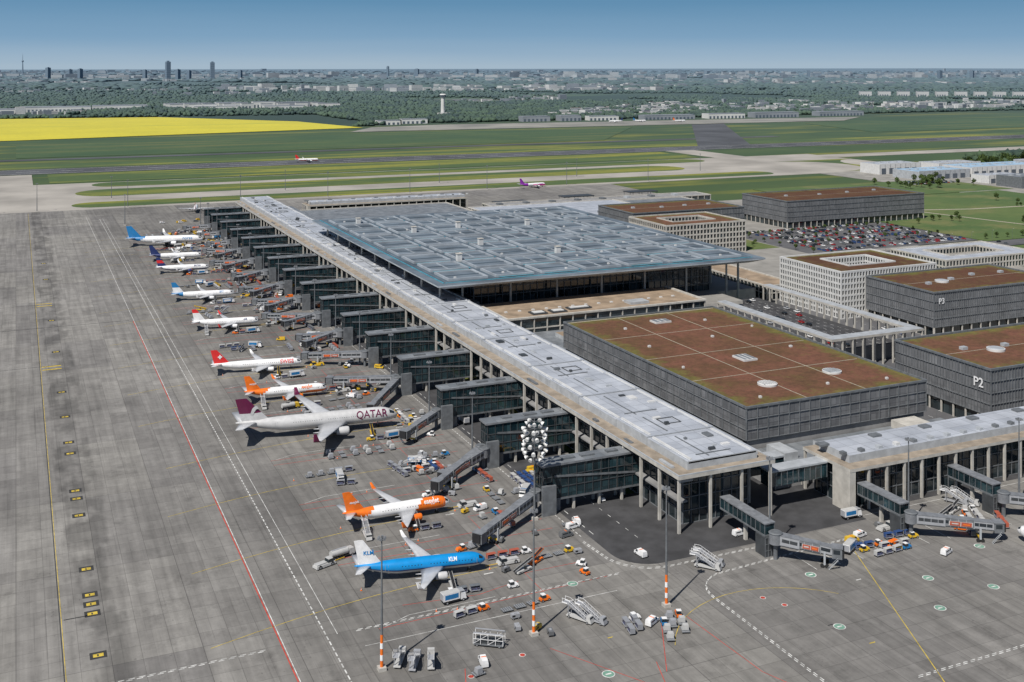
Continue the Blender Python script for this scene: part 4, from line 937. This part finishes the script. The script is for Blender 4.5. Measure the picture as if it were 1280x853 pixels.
bm=bmesh.new(); bmesh.ops.create_icosphere(bm,subdivisions=1,radius=1.); iv=np.array([v.co[:] for v in bm.verts]); ifc=np.array([[v.index for v in f.verts] for f in bm.faces]); bm.free()
def mass(name,pts,rad,hgt,mat):
    n=len(pts); nv=len(iv)
    V=np.tile(iv,(n,1,1))*(1+rng.uniform(-.28,.28,(n,nv,1))); V[:,:,0]*=rad[:,None]; V[:,:,1]*=rad[:,None]; V[:,:,2]=V[:,:,2]*hgt[:,None]*.55+hgt[:,None]*.45
    V[:,:,:2]+=pts[:,None,:]
    F=(ifc[None]+ (np.arange(n)*nv)[:,None,None]).reshape(-1,3); me=bpy.data.meshes.new(name)
    me.vertices.add(n*nv); me.vertices.foreach_set('co',V.reshape(-1)); me.loops.add(len(F)*3); me.loops.foreach_set('vertex_index',F.reshape(-1).astype(np.int32))
    me.polygons.add(len(F)); me.polygons.foreach_set('loop_start',(np.arange(len(F))*3).astype(np.int32)); me.polygons.foreach_set('loop_total',np.full(len(F),3,dtype=np.int32))
    me.materials.append(MATS[mat]); me.update(calc_edges=True); me.validate(); return place(name,me)
V_=np.array([.408,.913]); R_=np.array([.913,-.408])
def vn(p,s,seed):
    r2=np.random.default_rng(seed); out=0
    for k in range(5):
        a=r2.uniform(0,6.28); w=s*(1.6**k); out=out+np.sin((p[:,0]*math.cos(a)+p[:,1]*math.sin(a))*w+r2.uniform(0,6.28))*(.8**k)
    return out
def clear(p): return (p[:,1]<2800)|((p[:,0]<850)&(p[:,1]<3560)&(p[:,0]>-1900))
def scatter(n,d0,d1,seed,thr,s=.002):
    q=np.random.default_rng(seed); u=q.uniform(0,1,n); d=1/(1/d0+(1/d1-1/d0)*u); l=d*q.uniform(-.62,.62,n); p=d[:,None]*V_+l[:,None]*R_
    k=(vn(p,s,seed)>thr)&~clear(p)
    k&=~((vn(p,.0016,30)>1.1)&(q.uniform(0,1,n)<.5))
    return p[k],d[k]
P,D=scatter(60000,2900,9000,3,-.8); mass('woodland',P,rng.uniform(4,11,len(P))*(.6+D/8000),rng.uniform(6,15,len(P)),'forest_leaves')
P,D=scatter(26000,7000,30000,5,-1.3,.0008); mass('woodland',P,rng.uniform(20,55,len(P))*(.5+D/14000),rng.uniform(12,25,len(P)),'forest_leaves')
hl=[]
for (x0,y0,x1,y1,n) in ((-900,3560,900,3430,500),(780,2700,1000,2900,120),(850,2800,3200,2780,900),(-1500,2320,-300,2400,60),(3000,2300,4500,2700,500),(1400,1330,1900,1400,120),(1360,1230,1700,1270,160)):
    for i in range(n): t=random.random(); hl.append((x0+(x1-x0)*t+U(-14,14),y0+(y1-y0)*t+U(-25,25)))
hl=np.array(hl); mass('tree_line',hl,rng.uniform(4,9,len(hl)),rng.uniform(6,13,len(hl)),'forest_leaves')

def town(name,n,d0,d1,seed,thr,sz,hg,s=.0016):
    q=np.random.default_rng(seed); u=q.uniform(0,1,n); d=1/(1/d0+(1/d1-1/d0)*u); l=d*q.uniform(-.6,.6,n); p=d[:,None]*V_+l[:,None]*R_
    k=(vn(p,s,seed+9)>thr)&~((p[:,1]<2850)|((p[:,0]<850)&(p[:,1]<3700)&(p[:,0]>-1900))); p=p[k]; b=MB()
    for x,y in p:
        w=q.uniform(*sz); dd=q.uniform(.3,.8)*w; h_=q.uniform(*hg)*(1.0 if q.uniform()<.9 else 1.5); m=q.choice(['town_white','town_white','town_grey','town_grey','town_roof'])
        wall='town_white' if m=='town_roof' else m
        a=q.uniform(-.35,.35); ca,sa=math.cos(a),math.sin(a)
        cs=[(x+ca*u_-sa*v_,y+sa*u_+ca*v_) for u_,v_ in ((-w/2,-dd/2),(w/2,-dd/2),(w/2,dd/2),(-w/2,dd/2))]
        b.add([(c_[0],c_[1],-.5) for c_ in cs]+[(c_[0],c_[1],h_) for c_ in cs],[(0,1,5,4),(1,2,6,5),(2,3,7,6),(3,0,4,7)],wall); b.add([(c_[0],c_[1],h_) for c_ in cs],[(0,1,2,3)],'town_roof' if m=='town_roof' else 'town_grey')
        for fl in np.arange(2.,min(h_,22)-1.5,3.4 if d0<5000 else 8):
            e=.12; b.add([(cs[0][0]+sa*e+ca,cs[0][1]-ca*e+sa,fl),(cs[1][0]+sa*e-ca,cs[1][1]-ca*e-sa,fl),(cs[1][0]+sa*e-ca,cs[1][1]-ca*e-sa,fl+1.1),(cs[0][0]+sa*e+ca,cs[0][1]-ca*e+sa,fl+1.1)],[(0,1,2,3)],'town_window')
    b.obj(name)
town('distant_town',3000,3300,8000,21,.9,(10,42),(7,15)); town('distant_city',4200,6500,24000,33,-.1,(20,85),(12,28),.0006); town('distant_city',900,12000,30000,41,-.2,(50,150),(22,52),.0004)
def bigshed(x,y,w,d,h_,a=0.,m='town_white',r='town_grey'):
    b=MB(); b.box(-w/2,-d/2,-.5,w/2,d/2,h_,m,top=r); 
    for i in range(int(w/12)): b.box(-w/2+3+i*12,-d/2-.2,0,-w/2+9+i*12,-d/2,h_*.5,'town_window')
    b.box(-w/2,-d/2-.15,h_-1.2,w/2,-d/2,h_,'town_window'); b.obj('warehouse',(x,y,0),a)
for q in ((-60,3900,150,80,14),(120,4000,220,90,16),(330,4080,180,80,15),(560,4100,120,60,18),(700,4080,90,60,20),(820,4050,80,50,22),(930,4020,100,50,20),(1020,3900,80,40,18),(-260,3850,120,70,12),(640,3950,160,50,12),(860,3900,140,50,12)): bigshed(*q,a=-.05,m=random.choice(('town_white','town_white','town_grey')))
for i in range(26): bigshed(500+ (i%9)*62+U(-8,8),3960+(i//9)*75+U(-10,10),44,14,19,a=random.choice((0,.1,-.1)))
for q in ((880,2760,60,30,11),(960,2790,70,30,12),(1300,2760,80,35,14),(1400,2750,60,40,15),(1500,2740,90,30,12),(1700,2720,160,40,12),(1880,2700,120,40,14),(2050,2690,150,40,15),(2300,2700,160,40,13)): bigshed(*q,a=-.08,m=random.choice(('town_white','town_grey')))
for i in range(12): bigshed(3700+i*75,4150-i*45,58,16,30,a=-.3)
for i in range(20): bigshed(U(3000,4300),U(3000,3500),U(30,60),16,U(10,18),a=U(-.3,.3))
b=MB(); b.cyl((0,0,0),(0,0,54),6.5,5.5,'town_white',16); b.cyl((0,0,54),(0,0,60),5.5,9,'town_white',16); b.cyl((0,0,60),(0,0,65),9.4,10.,'town_window',16); b.cyl((0,0,65),(0,0,68),10,7,'town_white',16); b.cyl((0,0,68),(0,0,76),.5,.2,'town_grey',8); b.box(-20,-14,0,20,-7,12,'town_white'); b.obj('control_tower',(1165,3115,0))
def tower(x,y,h_,w):
    b=MB(); b.box(-w/2,-w/2,0,w/2,w/2,h_,'sky_tower'); b.box(-w/4,-w/4,h_,w/4,w/4,h_+h_*.05,'sky_tower'); 
    for k in range(1,9): b.box(-w/2-.5,-w/2-.5,h_*k/9,w/2+.5,w/2+.5,h_*k/9+2,'town_window')
    b.obj('high_rise_tower',(x,y,0),random.random())
for t_,d,h_,w in ((-.310,11000,190,42),(-.301,11000,112,36),(-.291,11500,100,34),(-.270,11500,185,40),(-.418,12000,128,40),(-.389,12000,115,40),(-.398,12500,108,36),(-.331,12000,105,36),(-.245,12000,100,36),(-.112,14000,140,26),(-.086,14000,108,50),(-.032,14000,105,36),(.151,14000,100,40),(.267,13000,95,36),(.385,12000,98,40),(.414,12000,95,36)):
    pp=d*V_+t_*d*R_; tower(pp[0],pp[1],h_,w)
b=MB(); b.cyl((0,0,0),(0,0,210),13,6,'sky_tower',12); b.loft([[(r_*math.cos(i*.5236),r_*math.sin(i*.5236),z_) for i in range(12)] for r_,z_ in ((6,205),(14,212),(17,222),(14,232),(6,240))],'sky_tower'); b.cyl((0,0,240),(0,0,345),4,1,'sky_tower',8)
b.obj('television_tower',(99,19670,0))

# ------------------------------------------------------------------ light, sky, camera
el=math.radians(52.5); dx,dy=.83,.56
sun=bpy.data.lights.new('sun','SUN'); sun.energy=4.9; sun.angle=math.radians(.5); sun.color=(1.,.955,.89)
so=bpy.data.objects.new('sun',sun); C.objects.link(so); dv=Vector((dx*math.cos(el),dy*math.cos(el),-math.sin(el))); so.rotation_euler=dv.to_track_quat('-Z','Y').to_euler(); so.location=(0,0,500)
w=bpy.data.worlds.new('World'); S.world=w; w.use_nodes=True; nt=w.node_tree; bg=nt.nodes['Background']
sk=nt.nodes.new('ShaderNodeTexSky'); sk.sky_type='NISHITA'; sk.sun_disc=False; sk.sun_elevation=el; sk.sun_rotation=math.atan2(-dx,-dy)%(2*math.pi)
sk.air_density=1.0; sk.dust_density=.5; sk.ozone_density=3.
nt.links.new(sk.outputs[0],bg.inputs[0]); bg.inputs[1].default_value=.05
tc=nt.nodes.new('ShaderNodeTexCoord'); sp=nt.nodes.new('ShaderNodeSeparateXYZ'); nt.links.new(tc.outputs['Generated'],sp.inputs[0])
ns=nt.nodes.new('ShaderNodeTexNoise'); ns.inputs['Scale'].default_value=1.; vm=nt.nodes.new('ShaderNodeVectorMath'); vm.operation='MULTIPLY'; vm.inputs[1].default_value=(3,3,60); nt.links.new(tc.outputs['Generated'],vm.inputs[0]); nt.links.new(vm.outputs[0],ns.inputs['Vector'])
zz=mathn(nt,'ADD',sp.outputs[2],mrange(nt,ns.outputs['Fac'],.3,.7,-.002,.002))
cr=nt.nodes.new('ShaderNodeValToRGB'); e=cr.color_ramp.elements; e[0].position=0; e[0].color=(.37,.48,.58,1); e[1].position=1; e[1].color=(.05,.15,.34,1)
for p_,c_ in ((.04,(.30,.43,.56)),(.10,(.21,.36,.52)),(.22,(.125,.275,.44)),(.5,(.07,.19,.38))): q=e.new(p_); q.color=(*c_,1)
nt.links.new(mrange(nt,zz,0,.26),cr.inputs[0])
bg2=nt.nodes.new('ShaderNodeBackground'); nt.links.new(cr.outputs[0],bg2.inputs[0]); bg2.inputs[1].default_value=1.
mx=nt.nodes.new('ShaderNodeMixShader'); nt.links.new(mrange(nt,sp.outputs[2],.08,.3),mx.inputs[0]); nt.links.new(bg2.outputs[0],mx.inputs[1]); nt.links.new(bg.outputs[0],mx.inputs[2])
nt.links.new(mx.outputs[0],nt.nodes['World Output'].inputs['Surface'])
cam=bpy.data.cameras.new('camera'); co=bpy.data.objects.new('camera',cam); C.objects.link(co); co.location=(0,0,153); co.rotation_euler=(math.radians(90),0,math.radians(-24.07))
cam.lens=36*1388/1280; cam.sensor_width=36; cam.shift_y=-(426.5-82)/1280; cam.clip_start=1; cam.clip_end=90000
S.camera=co
print('OBJ',len(bpy.data.objects))
